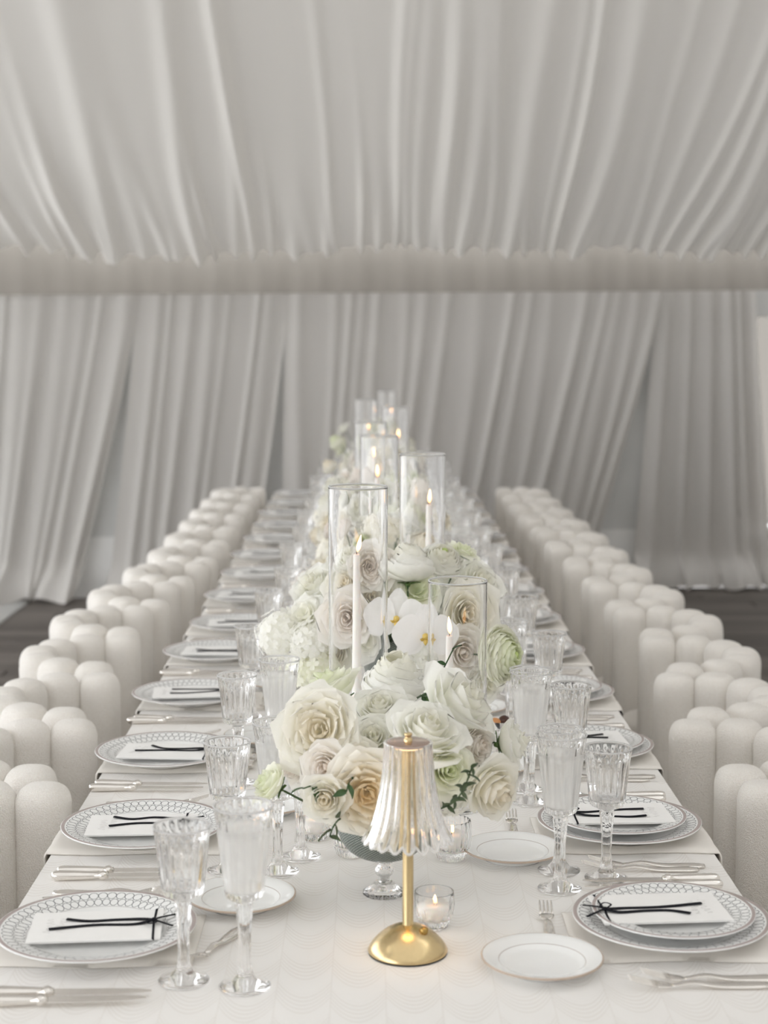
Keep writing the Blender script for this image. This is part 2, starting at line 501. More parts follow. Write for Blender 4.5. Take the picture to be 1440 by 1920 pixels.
for (lab, a) in (
    ('white sheer curtain at far left, swept away from its neighbour and pooling on floor', (11, -2.95, -1.47, -2.95, -1.93, 9, .052, .12)),
    ('white sheer curtain leaning left behind the left chair row', (12, -1.50, -.53, -1.72, -.80, 7, .042, .07)),
    ('widest white sheer curtain, hanging behind the candles with slanted right edge', (13, -.56, 1.95, -.60, 1.42, 17, .040, .07, -.115)),
    ('white sheer curtain at far right, crumpled at its hem on the dark floor', (14, 1.90, 2.575, 1.76, 2.74, 6, .045, .14, -.08))):
    tag(ob('curtain', mesh('curtain', *drape(*a), 'drape_sheer')), lab, 'curtain', 'drapes along the back wall')
# unseen rest of the tent round the camera, added to shape the light: white roof fabric, draped right and rear walls, left side open to daylight
zr = 2.27 + .19 * 7.2 + .49 + .408 * 4.8
struct(ob('ceiling_2', mesh('roof_fabric', *grid(40, 30, lambda u, v: (-5 + 10 * u, 3.0 - 9 * v, zr + .01 * (10 * u - 5) - .5 * v * 4.0 + .12 * math.sin(u * 12) * math.sin(v * 9))), 'roof_fabric')))
struct(ob('wall_right', mesh('wall_right', *grid(240, 2, lambda u, v: (4.4 + .04 * math.sin(u * 290), -6 + 16.9 * u, 5.2 * v)), 'drape_thick')))
struct(ob('wall_front', mesh('wall_front', *grid(200, 2, lambda u, v: (-5 + 10 * u, -6 + .04 * math.sin(u * 190), 5.2 * v)), 'drape_thick')))
struct(ob('wall_left', mesh('wall_left', *grid(240, 2, lambda u, v: (-4.7 + .04 * math.sin(u * 290), -6 + 16.9 * u, 3.1 + 2.1 * v)), 'drape_thick')))

# ------------------------------------------------------------------ table and cloth
TX0, TX1, TY0, TY1, TZ = -.585, .624, 1.45, 9.95, .75
tb = tag(bpy.data.objects.new('banquet_table', None), 'long banquet table hidden under the white fan-patterned cloth', 'table'); COL.objects.link(tb)
tb.location = ((TX0 + TX1) / 2, (TY0 + TY1) / 2, 0)
ob('tabletop', mesh('tabletop', *box(-.59, .59, -4.23, 4.23, .71, .742, .006), 'table_wood', False), tb)
lg = mesh('leg', *lathe([(.03, 0), (.03, .02), (.022, .04), (.028, .69), (.034, .71)], 12, None, True, True), 'table_wood')
for sx in (-.5, .5):
    for sy in (-4.0, -1.35, 1.35, 4.0): ob('leg', lg, tb, (sx, sy, 0))
def tcloth():
    V = []; F_ = []
    hx, hy = (TX1 - TX0) / 2, (TY1 - TY0) / 2
    xs = [-1 + 2 * i / 24 for i in range(25)]; nl = 200
    # top
    v, f = grid(25, nl, lambda u, w: ((2 * u - 1) * (hx - .006), (2 * w - 1) * (hy - .006), .75))
    mb = MB().add((v, f))
    # four hanging sides with soft folds
    def side(L, place):
        n = int(L / .02)
        def fn(u, w):
            d = w
            s = u * L
            wave = (.018 * math.sin(s * 9.3) + .010 * math.sin(s * 21 + 1)) * sstep(.05, 1, d)
            if d < .06:
                k = d / .06
                o = .006 * math.sin(k * math.pi / 2); z = .75 - .006 * (1 - math.cos(k * math.pi / 2))
            else:
                o = .006 + .006 * (d - .06) + .45 * wave; z = .744 - .734 * (d - .06) / .94
            return place(s - L / 2, o, z)
        return grid(n, 16, fn)
    mb.add(side(2 * hy, lambda s, o, z: (hx - .006 + o, s * (1 - .006 / hy), z)))
    v, f = side(2 * hy, lambda s, o, z: (-hx + .006 - o, s * (1 - .006 / hy), z)); mb.add((v, [q[::-1] for q in f]))
    mb.add(side(2 * hx, lambda s, o, z: (s * (1 - .006 / hx), hy - .006 + o, z)))
    mb.add(side(2 * hx, lambda s, o, z: (s * (1 - .006 / hx), -hy + .006 - o, z)))
    return mb.get()
tc = tag(ob('tablecloth', mesh('tablecloth', *tcloth(), 'cloth'), None, ((TX0 + TX1) / 2, (TY0 + TY1) / 2, 0)),
         'long white tablecloth woven with a faint fan pattern', 'tablecloth')

# ------------------------------------------------------------------ chairs
def channel(h=.79, r=.0545, seg=20):
    prof = []
    prof.append((.0, .035)); prof.append((.8 * r, .035)); prof.append((r, .05))
    for z in (.2, .4, .6, .72): prof.append((r * (1 + .02 * math.sin(z * 7)), z))
    for k in range(1, 11):
        a = k / 10 * math.pi / 2
        prof.append((r * max(.0005, math.cos(a)) ** .52, .740 + (h - .740) * math.sin(a) ** .9))
    def mod(rr, z, a):
        c, s = math.cos(a), math.sin(a)
        k = (abs(c) ** 2.9 + abs(s) ** 2.9) ** (-1 / 2.9)
        return (rr * k, z)
    return lathe(prof, seg, mod)
def chair_proto():
    rt = bpy.data.objects.new('dining_chair', None); COL.objects.link(rt)
    tag(rt, 'x', 'chair', 'cream chairs along the table')
    ch = mesh('channel', *channel(), 'boucle'); cb = mesh('channel', *channel(.795, .0555), 'boucle')
    path = []                                            # centres of the upright channels, arm end to arm end
    pts = [Vector((.012, .205))]
    for k in range(33):
        a = math.pi / 2 + math.pi * k / 32
        pts.append(Vector((.19 * math.cos(a), .205 * math.sin(a))))
    pts += [Vector((.012, -.205))]
    L = [0]
    for i in range(1, len(pts)): L.append(L[-1] + (pts[i] - pts[i - 1]).length)
    N = 7
    for k in range(N):
        d = L[-1] * k / (N - 1)
        i = max(j for j in range(len(L)) if L[j] <= d + 1e-9); i = min(i, len(pts) - 2)
        t = (d - L[i]) / (L[i + 1] - L[i]); p = pts[i].lerp(pts[i + 1], t); tg = pts[i + 1] - pts[i]
        ob('channel', ch if k in (0, N - 1) else cb, rt, (p.x, p.y, 0), (0, 0, math.atan2(tg.y, tg.x)))
    sp = [(.0, .30), (.12, .30), (.138, .32), (.142, .42), (.135, .45), (.11, .468), (.0, .475)]
    ob('seat', mesh('seat', *lathe(sp, 28, lambda r, z, a: (r * .90, z)), 'boucle'), rt, (-.035, 0, 0))
    ob('seat_base', mesh('seat_base', *lathe([(0, .04), (.105, .04), (.105, .30), (0, .30)], 24), 'boucle'), rt, (-.035, 0, 0))
    fm = mesh('foot', *lathe([(.018, 0), (.022, .04)], 10, None, True, True), 'table_wood')
    for a in range(4):
        an = math.pi / 4 + a * math.pi / 2; ob('foot', fm, rt, (-.035 + .07 * math.cos(an), .07 * math.sin(an), 0))
    return rt
YL = [2.379, 2.902, 3.449, 4.033, 4.591, 5.06, 5.62, 6.17, 6.72, 7.27, 7.82, 8.37, 8.92, 9.47]
YR = [2.413, 2.921, 3.498, 4.05, 4.60, 5.15, 5.70, 6.25, 6.80, 7.35, 7.90, 8.45, 9.00, 9.52]
XL = [0, -.640, -.660, -.69, -.715, -.735, -.71, -.67, -.65, -.65, -.65, -.66, -.66, -.66]
XR = [0, .735, .715, .765, .815, .825, .805, .79, .785, .78, .77, .76, .76, .76]
CY = ([0, 2.93, 3.47, 4.00, 4.56, 5.10, 5.64, 6.18, 6.73, 7.28, 7.83, 8.38, 8.93, 9.48],
      [0, 2.93, 3.46, 3.99, 4.53, 5.07, 5.61, 6.16, 6.71, 7.26, 7.81, 8.36, 8.91, 9.46])
proto = chair_proto(); first = True
for side in (0, 1):
    for i in range(1, 14):
        y = CY[side][i]; x = XL[i] - .058 if side == 0 else XR[i] + .058
        nm = ('left', 'right')[side]
        lab = 'cream boucle channel-back chair, %s in the row along the %s table edge' % ('nearest' if i == 1 else ORD[i - 1] + ' from the front', nm)
        if i == 13: lab = 'farthest cream boucle channel-back chair along the %s table edge' % nm
        rz = (0 if side == 0 else math.pi) + (rnd.uniform(-.05, .05) if (side, i) != (0, 1) else -.13)
        if first:
            proto.location = (x, y, 0); proto.rotation_euler = (0, 0, rz); proto['label'] = lab; first = False; o = proto
        else: o = dup(proto, (x, y, 0), (0, 0, rz), None, lab)
        o['group'] = 'cream chairs along the %s table edge' % nm

# ------------------------------------------------------------------ tableware prototypes (kept as data, first use is the object itself)
def plate_mesh(name, R, mat, rise=.024, seg=64):
    k = R / .153
    top = [(0, .006), (.09 * k, .006), (.098 * k, .008), (.106 * k, .0125), (.112 * k, .0145), (.135 * k, rise * .86), (.150 * k, rise), (.153 * k, rise - .0008)]
    bot = [(.1528 * k, rise - .003), (.135 * k, rise * .86 - .0042), (.110 * k, .0095), (.095 * k, .0035), (.09 * k, .0), (.083 * k, .0), (.08 * k, .002), (0, .002)]
    return mesh(name, *lathe(top + bot, seg), mat)
dinner_me = plate_mesh('dinner_plate', .153, 'dinner_porcelain')
salad_me = plate_mesh('salad_plate', .126, 'salad_porcelain', .020)
bread_me = plate_mesh('bread_plate', .0905, 'bread_porcelain', .021)

def napkin_me(seed):
    g = random.Random(seed)
    p = g.uniform(0, 6)
    def fn(top):
        def q(u, v):
            # u along the place (outer edge -> inner), local x; v across
            s = -.25 + .392 * u
            y = -.097 + .215 * v
            e = -.1772                                           # cloth edge of the table
            th = .006 + .0015 * math.sin(y * 60 + p) + .001 * math.sin(s * 40)
            lip = .004 * sstep(.9, 1, v) + .004 * sstep(.1, 0, v)
            if s > e: x, z = s, 0
            else:
                d = e - s; x = e - .004 * (1 - math.exp(-d / .006)) - .012 * d; z = -max(0, d - .006)
            off = th - lip if top else .0008
            return (x - (off if s < e - .006 else 0), y + .004 * math.sin(s * 25 + p), z + (off if s > e - .006 else 0))
        return q
    a = grid(40, 14, fn(True)); b = grid(40, 14, fn(False))
    v = a[0] + b[0]; n = 40 * 14
    f = a[1] + [tuple(i + n for i in q[::-1]) for q in b[1]]
    rim = [i for i in range(40)] + [j * 40 + 39 for j in range(1, 14)] + [13 * 40 + i for i in range(38, -1, -1)] + [j * 40 for j in range(12, 0, -1)]
    for k in range(len(rim)):
        i, j = rim[k], rim[(k + 1) % len(rim)]; f.append((i + n, j + n, j, i))
    return mesh('napkin', v, f, 'napkin_cotton')
nap_me = [napkin_me(s) for s in range(3)]

def knife_parts(L=.235):
    hl = .098
    pr = [(0.0, .003), (.002, .0072), (.007, .0098), (.014, .0104), (.035, .0098), (.070, .0080), (.083, .0070), (.0845, .0090), (.089, .0098), (.093, .0086), (.0945, .0066), (.098, .0060)]
    pts = [(-L / 2 + x, 0, .0088) for (x, r) in pr]
    hd = tube(pts, [r for (x, r) in pr], 12, .85)
    b = MB(); n = 14
    v = []; f = []
    for i in range(n):
        t = i / (n - 1); x = -L / 2 + hl + t * (L - hl)
        w1 = .0095 * (1 - max(0, t - .75) ** 2 * 9); lo = -.0075 + .011 * max(0, t - .55) ** 2 * 4
        for (yy, zz) in ((w1, .0070), (w1, .0096), (lo, .0086), (lo, .0080)): v.append((x, yy, zz))
    for i in range(n - 1):
        for k in range(4): f.append((i * 4 + k, i * 4 + (k + 1) % 4, i * 4 + 4 + (k + 1) % 4, i * 4 + 4 + k))
    f += [(3, 2, 1, 0), tuple(4 * n - 4 + k for k in range(4))]
    return hd, (v, f)
def fork_parts(L=.205):
    # handle along -x .. +x, tines at +x, arched
    def arch(t): return .0035 + .016 * (max(0, t - .62) / .38) ** 1.6 - .0 + .006 * math.exp(-((t - .55) / .12) ** 2)
    ps = []; rs = []
    for i in range(15):
        t = i / 14 * .70; ps.append((-L / 2 + L * t, 0, arch(t)))
        rs.append(.0098 * (1 - t / .70) ** .8 + .0038 if i > 1 else (.0085, .0108)[i])
    hd = tube(ps, rs, 10, .30)
    mb = MB()
    # palm
    pts = [(-L / 2 + L * t, 0, arch(t)) for t in (.69, .72, .76, .80)]
    mb.add(tube(pts, [.004, .009, .0118, .0118], 10, .16))
    for k in range(4):
        y = -.0093 + .0062 * k
        pts = [(-L / 2 + L * t, y, arch(t)) for t in (.79, .85, .92, .97, 1.0)]
        mb.add(tube(pts, [.0019, .0019, .0017, .0014, .0006], 6, .7))
    return hd, mb.get()
kh, kb = knife_parts(); fh, ff = fork_parts(); dh, df = fork_parts(.165)
K_H, K_B = mesh('handle', *kh, 'silver'), mesh('blade', *kb, 'silver', False)
F_H, F_T = mesh('handle', *fh, 'silver'), mesh('tines', *ff, 'silver')
D_H, D_T = mesh('handle', *dh, 'silver'), mesh('tines', *df, 'silver')
def cutlery(name, a, an, b, bn, loc, rz, label, cat, group):
    r = bpy.data.objects.new(name, None); COL.objects.link(r); r.location = loc; r.rotation_euler = (0, 0, rz)
    ob(an, a, r); ob(bn, b, r)
    return tag(r, label, cat, group)

def flute(n, depth, z0, z1, fz=.012):
    def m(r, z, a):
        k = sstep(z0 - fz, z0 + fz, z) * (1 - sstep(z1 - fz, z1 + fz, z))
        c = abs(math.cos(n * a / 2))
        return (r * (1 - depth * k * (1 - c) ** .8 * 1.0 + 0), z)
    return m
def goblet(H, bh, rt, rb, nf=18, seg=108):
    """stemware: foot, faceted stem, fluted bucket bowl"""
    zb = H - bh
    out = [(0, .0005), (.034, .0005), (.0365, .0015), (.037, .003), (.030, .0055), (.018, .010), (.0125, .017), (.0098, .028), (.0088, .045)]
    out += [(.0092, zb * .62), (.0118, zb * .86), (.0135, zb * .93), (.0118, zb * .965), (.0125, zb - .001), (.020, zb + .001), (rb * .92, zb + .006), (rb, zb + .014)]
    for k in range(1, 9): t = k / 8; out.append((rb + (rt - rb) * t ** 1.15, zb + .014 + (bh - .0148) * t))
    out.insert(-1, (rt - (rt - rb) * .04, H - .0045)); out += [(rt - .00015, H - .0003), (rt - .0005, H), (rt - .0009, H)]
    inn = []
    for k in (8, 7.75, 7, 6, 5, 4, 3, 2, 1, 0):
        t = k / 8; inn.append((rb + (rt - rb) * t ** 1.15 - (.0012 + .0022 * (1 - t)), zb + .018 + (bh - .0184) * t))
    inn += [(rb * .86, zb + .0145), (rb * .7, zb + .0135), (rb * .4, zb + .0115), (0, zb + .011)]
    z1 = H - .010
    zin = len(out)
    v = []; f = []; prof = out + inn
    mo = flute(nf, .085, zb + .010, z1 - .006, .006); ms = flute(8, .16, .022, zb * .95, .004)
    for i, (r, z) in enumerate(prof):
        for k in range(seg):
            a = 2 * math.pi * k / seg
            if i < zin:
                r2, _ = mo(r, z, a); r2, _ = ms(r2, z, a)
            else: r2 = r
            v.append((r2 * math.cos(a), r2 * math.sin(a), z))
    n = len(prof)
    for i in range(n - 1):
        for k in range(seg):
            k2 = (k + 1) % seg; f.append((i * seg + k, i * seg + k2, (i + 1) * seg + k2, (i + 1) * seg + k))
    return (v, f), inn
(gv, wine_in) = goblet(.232, .106, .0415, .0315)
WINE = mesh('wine_glass', *gv, 'crystal')
(gv, wat_in) = goblet(.268, .138, .0425, .0290)
WATG = mesh('water_goblet', *gv, 'crystal')
(gv, third_in) = goblet(.255, .120, .0390, .0290)
THIRD = mesh('tall_glass', *gv, 'crystal')
def water_me():
    pr = [(r + .0004, z - .0002) for (r, z) in wat_in if z < .268 - .022][::-1]
    pr.append((0, pr[-1][1]))
    return mesh('water', *lathe(pr, 40), 'water')
WATER = water_me()
RIMG = {}
def rimmed(name, me, r, h, loc):
    o = ob(name, me, None, loc, (0, 0, rnd.random()))
    if r not in RIMG:
        RIMG[r] = mesh('rim', *tube([((r - .0006) * math.cos(k * math.pi / 32), (r - .0006) * math.sin(k * math.pi / 32), h - .0010) for k in range(65)], .0015, 8), 'rim_highlight')  # pale ring over the dark glass lip, standing in for its highlight
    ob('rim', RIMG[r], o)
    return o

def card_me():
    mb = MB(); mb.add(box(-.1, .1, -.062, .062, 0, .0012)); mb.add(box(-.0998, .1, -.0622, .0618, .0018, .0030))
    mb.add(box(-.1004, -.0996, -.062, .062, 0, .0030))
    return mesh('menu_card', *mb.get(), 'card_stock', False)
CARD = card_me()
def script_me(seed):
    g = random.Random(seed); mb = MB()
    for row in range(2):
        y0 = -.034 + .006 * g.random(); x0 = -.072 + row * .018
        pts = []
        for k in range(16):
            pts.append((x0 + .006 * math.sin(k * 2.3 + row) + g.uniform(-.003, .003), y0 + k * .0042 + .002 * math.cos(k * 1.9), .0033))
        mb.add(tube(bez(pts, 4), .00035, 4, .3))
    return mesh('handwriting', *mb.get(), 'script_ink')
SCRIPT = [script_me(s) for s in range(3)]
def ribbon_me(seed):
    """velvet ribbon knotted round the inner end of the card, tails lying outward along it"""
    g = random.Random(seed); mb = MB(); z = .0042
    kx = .083 + g.uniform(-.006, .006); ky = g.uniform(-.012, .012)
    j = lambda s=.01: g.uniform(-s, s)
    w = .0044
    rb = lambda pts, ww=w: mb.add(tube(bez(pts, 6), ww, 8, .27))
    a, b = (.034, -.018) if seed % 2 else (.020, -.026)
    rb([(kx, ky, z + .003), (kx - .02, ky + a * .5, z + .001), (kx - .06, ky + a * .7 + j(), z), (kx - .10, ky + a * .75 + j(), z), (kx - .135 + j(), ky + a + j(), z + .0015)])
    rb([(kx, ky, z + .003), (kx - .03, ky + b * .35, z), (kx - .09, ky + b * .5 + j(), z), (kx - .15 + j(.02), ky + b * .8 + j(), z + .001)])
    # short ends past the card, then the loop of the knot
    rb([(kx, ky, z + .003), (kx + .012, ky + .010, z + .003), (kx + .034, ky + .026, z + .001)], .0030)
    rb([(kx, ky, z + .003), (kx + .012, ky - .012, z + .003), (kx + .030, ky - .024, z + .001)], .0028)
    rb([(kx, ky, z + .003), (kx - .012, ky - .012, z + .005), (kx - .004, ky - .022, z + .005), (kx + .005, ky - .012, z + .004), (kx, ky, z + .004)], .0018)
    mb.add(lathe([(0, 0), (.004, .001), (.0045, .003), (.003, .0055), (0, .006)], 10), Matrix.Translation((kx, ky, z)))
    # band going under the card
    rb([(kx, ky + .002, z + .001), (kx + .001, .03, .0036), (kx + .002, .0615, .0036), (kx + .003, .0640, .0010)], .0018)
    rb([(kx, ky - .002, z + .001), (kx + .001, -.03, .0036), (kx + .002, -.0615, .0036), (kx + .003, -.0640, .0010)], .0018)
    return mesh('ribbon', *mb.get(), 'ribbon_velvet')
RIB = [ribbon_me(s) for s in range(5)]

# ------------------------------------------------------------------ lay the places
# local frame of a place: u towards the table's middle, v towards the sitter's right hand
def place(side, i):
    y0 = (YL, YR)[side][i]; nm = ('left', 'right')[side]
    pxl = (-.423, -.424, -.455, -.461, -.454, -.43); pxr = (.466, .463, .475, .47, .468, .466)
    x0 = (pxl[i] if i < 6 else -.438 + rnd.uniform(-.012, .012)) if side == 0 else (pxr[i] if i < 6 else .466 + rnd.uniform(-.012, .012))
    e = 1 if side == 0 else -1
    edge = TX0 if side == 0 else TX1
    T = lambda u, v, z=0: (x0 + e * u, y0 - e * v, TZ + z)
    rz = 0 if side == 0 else math.pi
    which = '%s table side, %s from front' % (nm, ORD[i])
    grp = lambda s: '%s along the %s edge' % (s, nm)
    j = lambda s=.006: rnd.uniform(-s, s)
    # napkin: its fold sits on the table edge
    tag(ob('napkin', nap_me[i % 3], None, (edge + e * .176, y0 + .0, TZ + .0005), (0, 0, rz)),
        'cream folded napkin, hanging over ' + which, 'napkin', grp('napkins'))
    zt = .0085
    tag(ob('dinner_plate', dinner_me, None, T(0, 0, zt), (0, 0, rnd.uniform(0, 6))),
        'large plate with ring-chain rim, ' + which, 'plate', grp('dinner plates'))
    zc = zt + .0155
    if side == 1:
        tag(ob('salad_plate', salad_me, None, T(j(), j(), zt + .0145), (0, 0, rnd.uniform(0, 6))),
            'smaller ring-rimmed plate stacked on the larger one, ' + which, 'plate', grp('stacked upper plates'))
        zc = zt + .0145 + .0150
    c = ob('menu_card', CARD, None, T(j(.008) + (.0 if side == 0 else .01), j(.008), zc), (0, 0, rz + rnd.uniform(-.10, .10)))
    tag(c, 'white card tied with black ribbon on plate, ' + which, 'card', grp('ribboned cards'))
    if i < 7: ob('handwriting', SCRIPT[i % 3], c)
    ob('ribbon', RIB[(i + 2 * side) % 5], c)
    # knives at the right hand
    for k, (vv, du) in enumerate(((.205, .0), (.232, -.008))):
        cutlery('table_knife', K_H, 'handle', K_B, 'blade', T(-.005 + du + j(.004), vv + j(.003), .0005), rz + rnd.uniform(-.04, .04),
                'silver knife %s the plate, %s' % (('next to', 'set out from')[k], which), 'knife', grp('silver knives'))
    # forks at the left hand
    for k, (vv, du) in enumerate(((-.188, -.010), (-.216, .006))):
        cutlery('dinner_fork', F_H, 'handle', F_T, 'tines', T(-.01 + du + j(.004), vv + j(.003), .0005), rz + rnd.uniform(-.05, .05),
                'silver fork %s the plate, %s' % (('next to', 'set out from')[k], which), 'fork', grp('silver forks'))
    # dessert fork above the plate, tines to the right hand
    cutlery('dessert_fork', D_H, 'handle', D_T, 'tines', T(.192 + j(), .02 + j(), .0005), rz - math.pi / 2 + rnd.uniform(-.06, .06) + (-.35 if (side, i) == (0, 0) else 0),
            'small silver dessert fork lying above the plate, ' + which, 'fork', grp('dessert forks'))
    bu, bv = ((.208, -.172), (.215, -.14))[side]
    tag(ob('bread_plate', bread_me, None, T(bu + j(.008), bv + j(.008), .0003)),
        'small white gold-rimmed bread plate, ' + which, 'plate', grp('bread plates'))
    gw, gt = ((.150, .148), (.240, .165)) if side == 0 else ((.058, .255), (.146, .206))
    if side == 0 and i > 0: gw, gt = (.172, .178), (.264, .196)
    tag(rimmed('wine_glass', WINE, .0415, .232, T(gw[0] + j(), gw[1] + j(), .0003)),
        'short empty cut-crystal wine glass, ' + which, 'glass', grp('crystal wine glasses'))
    w = tag(rimmed('water_goblet', WATG, .0425, .268, T(gt[0] + j(), gt[1] + j(), .0003)),
            'tall crystal goblet of iced water, ' + which, 'glass', grp('water goblets'))
    ob('water', WATER, w)
    if (side == 1 and i < 6) or (side == 0 and i in (1, 3)):
        g3 = (.145, .296) if side == 1 else (.300, .112)
        tag(rimmed('tall_glass', THIRD, .0390, .255, T(g3[0] + j(), g3[1] + j(), .0003)),
            'narrower empty crystal glass behind the goblet, ' + which, 'glass', grp('narrow crystal glasses'))
for s in (0, 1):
    for i in range(14): place(s, i)

# ------------------------------------------------------------------ lamp
def lamp():
    rt = bpy.data.objects.new('table_lamp', None); COL.objects.link(rt); rt.location = (.054, 2.342, TZ + .0003)
    tag(rt, 'brass table lamp with a fluted clear glass shade', 'lamp')
    R0 = .0605
    pr = [(0, .002), (R0 - .002, .002), (R0, .003), (R0, .0042)]
    for k in range(1, 19):
        r = R0 * (1 - k / 18 * .9); pr.append((r, .0042 + .0400 * (1 - (r / R0) ** 2) ** .82))
    base = ob('base', mesh('base', *lathe(pr, 64), 'brass'), rt)
    ob('foot_pad', mesh('foot_pad', *lathe([(0, 0), (R0 - .0005, 0), (R0 - .0005, .0025), (0, .0025)], 48), 'black_rubber'), base)
    ob('switch', mesh('switch', *lathe([(0, 0), (.0055, .0), (.0065, .004), (.0065, .008), (.004, .0105), (0, .011)], 20), 'brass_dark'), base, (.024, -.014, .033))
    ob('stem', mesh('stem', *lathe([(.0093, .041), (.0083, .044), (.0083, .318)], 32), 'brass'), rt)
    # fluted bell shade, scalloped hem
    N, seg = 20, 20 * 12
    zs = [(.0365, .325), (.0365, .3240), (.0362, .318), (.0370, .300), (.0390, .275), (.0425, .250), (.0470, .228), (.0525, .210), (.0590, .196), (.0645, .188), (.0671, .1837), (.0675, .183)]
    def md(off):
        def m(r, z, a):
            t = (.325 - z) / .142
            sc = abs(math.cos(N * a / 2))
            rr = (r + off) * (1 + (.040 + .040 * t) * (sc - .6))
            return (rr, z - .0095 * t ** 4 * sc)
        return m
    o_ = lathe(zs, seg, md(0)); i_ = lathe(zs[::-1], seg, lambda r, z, a: (r - .0042, md(0)(r, z, a)[1]))
    n = len(o_[0]); v = o_[0] + i_[0]; f = o_[1] + [tuple(q + n for q in p) for p in i_[1]]
    m_ = len(zs)
    for k in range(seg):
        k2 = (k + 1) % seg
        f.append(((m_ - 1) * seg + k, (m_ - 1) * seg + k2, n + k2, n + k))
        f.append((n + (m_ - 1) * seg + k, n + (m_ - 1) * seg + k2, k2, k))
    sh = ob('shade', mesh('shade', v, f, 'shade_crystal'), rt)
    rim = MB()
    ob('rim', mesh('rim', *tube([md(.0)(zs[-1][0] - .0014, zs[-1][1], 2 * math.pi * k / seg)[0] * Vector((math.cos(2 * math.pi * k / seg), math.sin(2 * math.pi * k / seg), 0)) +
        Vector((0, 0, md(0)(zs[-1][0], zs[-1][1], 2 * math.pi * k / seg)[1])) for k in range(seg + 1)], .0021, 6), 'rim_highlight'), sh)  # pale ring painting the bright outline of the shade's hem
    cap = ob('cap', mesh('cap', *lathe([(0, .3195), (.030, .3195), (.0335, .321), (.0335, .324), (.031, .3255), (0, .3255)], 48), 'rose_metal'), rt)
    ob('finial', mesh('finial', *lathe([(.0062, .3255), (.0062, .3305), (.0046, .3312), (.0046, .3342), (.0060, .3350), (.0060, .3385), (0, .3390)], 24), 'brass'), cap)
    ob('bulb', mesh('bulb', *lathe([(.009, .3194), (.026, .3194), (.026, .3180), (.009, .3180), (.009, .3194)], 32), 'led'), cap)
lamp()

# ------------------------------------------------------------------ candles
def flame_me(h=.034):
    pr = [(0, 0), (.0028, .004), (.0044, .010), (.0040, .018), (.0022, .027), (.0006, h), (0, h + .001)]
    return mesh('flame', *lathe(pr, 14), 'flame')
FLAME = flame_me()
def cylinder_me(H, R=.058):
    pr = [(0, .0), (R - .006, .0), (R - .003, .0), (R, .003), (R, .006), (R, .01), (R, H - .004), (R, H - .0015), (R - .0008, H), (R - .0017, H), (R - .0025, H - .0015), (R - .0025, H - .004), (R - .0025, .014), (R - .0025, .010), (R - .006, .008), (R - .012, .008), (0, .008)]
    return mesh('glass_cylinder', *lathe(pr, 96), 'hurricane_glass')
def taper_me(h):
    pr = [(0, 0), (.0110, 0), (.0114, .01), (.0108, h * .25), (.0064, h - .004), (.0056, h), (0, h - .002)]
    return mesh('candle', *lathe(pr, 24), 'wax')
CYL_H, CYL_L = cylinder_me(.64), cylinder_me(.455)
HOLD = mesh('candle_holder', *lathe([(0, 0), (.024, 0), (.024, .004), (.015, .008), (.0135, .024), (.0118, .024), (.0118, .010), (0, .010)], 24), 'crystal')
RIMC = mesh('rim', *tube([(.0565 * math.cos(k * math.pi / 36), .0565 * math.sin(k * math.pi / 36), 0) for k in range(73)], .0017, 8), 'rim_highlight')  # pale ring painting the light line round the cylinder's top
WICK = mesh('wick', *tube([(0, 0, 0), (.0005, 0, .006), (.003, 0, .012)], .0008, 6), 'wick')
cyls = [  # x, y, tall?, candle dx, flame z, lean, label
    (-.027, 3.10, 1, -.003, 1.277, .22, 'tall clear glass cylinder at front left of the candle row'),
    (.168, 3.10, 0, -.016, 1.115, -.08, 'short clear glass cylinder at front right, among the roses'),
    (.127, 4.00, 1, .016, 1.283, .04, 'tall clear glass cylinder behind the front one, set to the right'),
    (.022, 4.80, 1, -.006, 1.283, -.04, 'tall clear glass cylinder third in the tall row, before a blurred one'),
    (-.004, 5.60, 1, .004, 1.285, .0, 'tall clear glass cylinder fourth in the tall row'),
    (.101, 6.90, 1, .012, 1.276, .0, 'blurred tall glass cylinder fifth in the tall row, set right'),
    (-.030, 7.80, 1, .006, 1.262, .0, 'blurred tall glass cylinder sixth in the tall row, set left'),
    (.085, 9.20, 1, .008, 1.285, .0, 'farthest blurred tall glass cylinder')]
for k, (x, y, tall, dx, fz, lean, lab) in enumerate(cyls):
    c = tag(ob('hurricane_cylinder', CYL_H if tall else CYL_L, None, (x, y, TZ + .0003)), lab, 'candle holder', 'glass cylinders down the table')
    zb = TZ + .0085
    ob('rim', RIMC, c, (0, 0, .64 if tall else .455))
    hd = ob('candle_holder', HOLD, c, (dx, 0, .0083))
    h = fz - .017 - zb - .012
    cd = tag(ob('taper_candle', taper_me(h), None, (x + dx, y, zb + .0105)), 'lit taper candle in the ' + lab.replace('tall clear glass', 'tall').replace('clear ', ''), 'candle', 'white taper candles')
    ob('wick', WICK, cd, (0, 0, h - .003), (0, 0, .5))
    ob('flame', FLAME, cd, (.0015, 0, h + .003), (0, lean, 0))

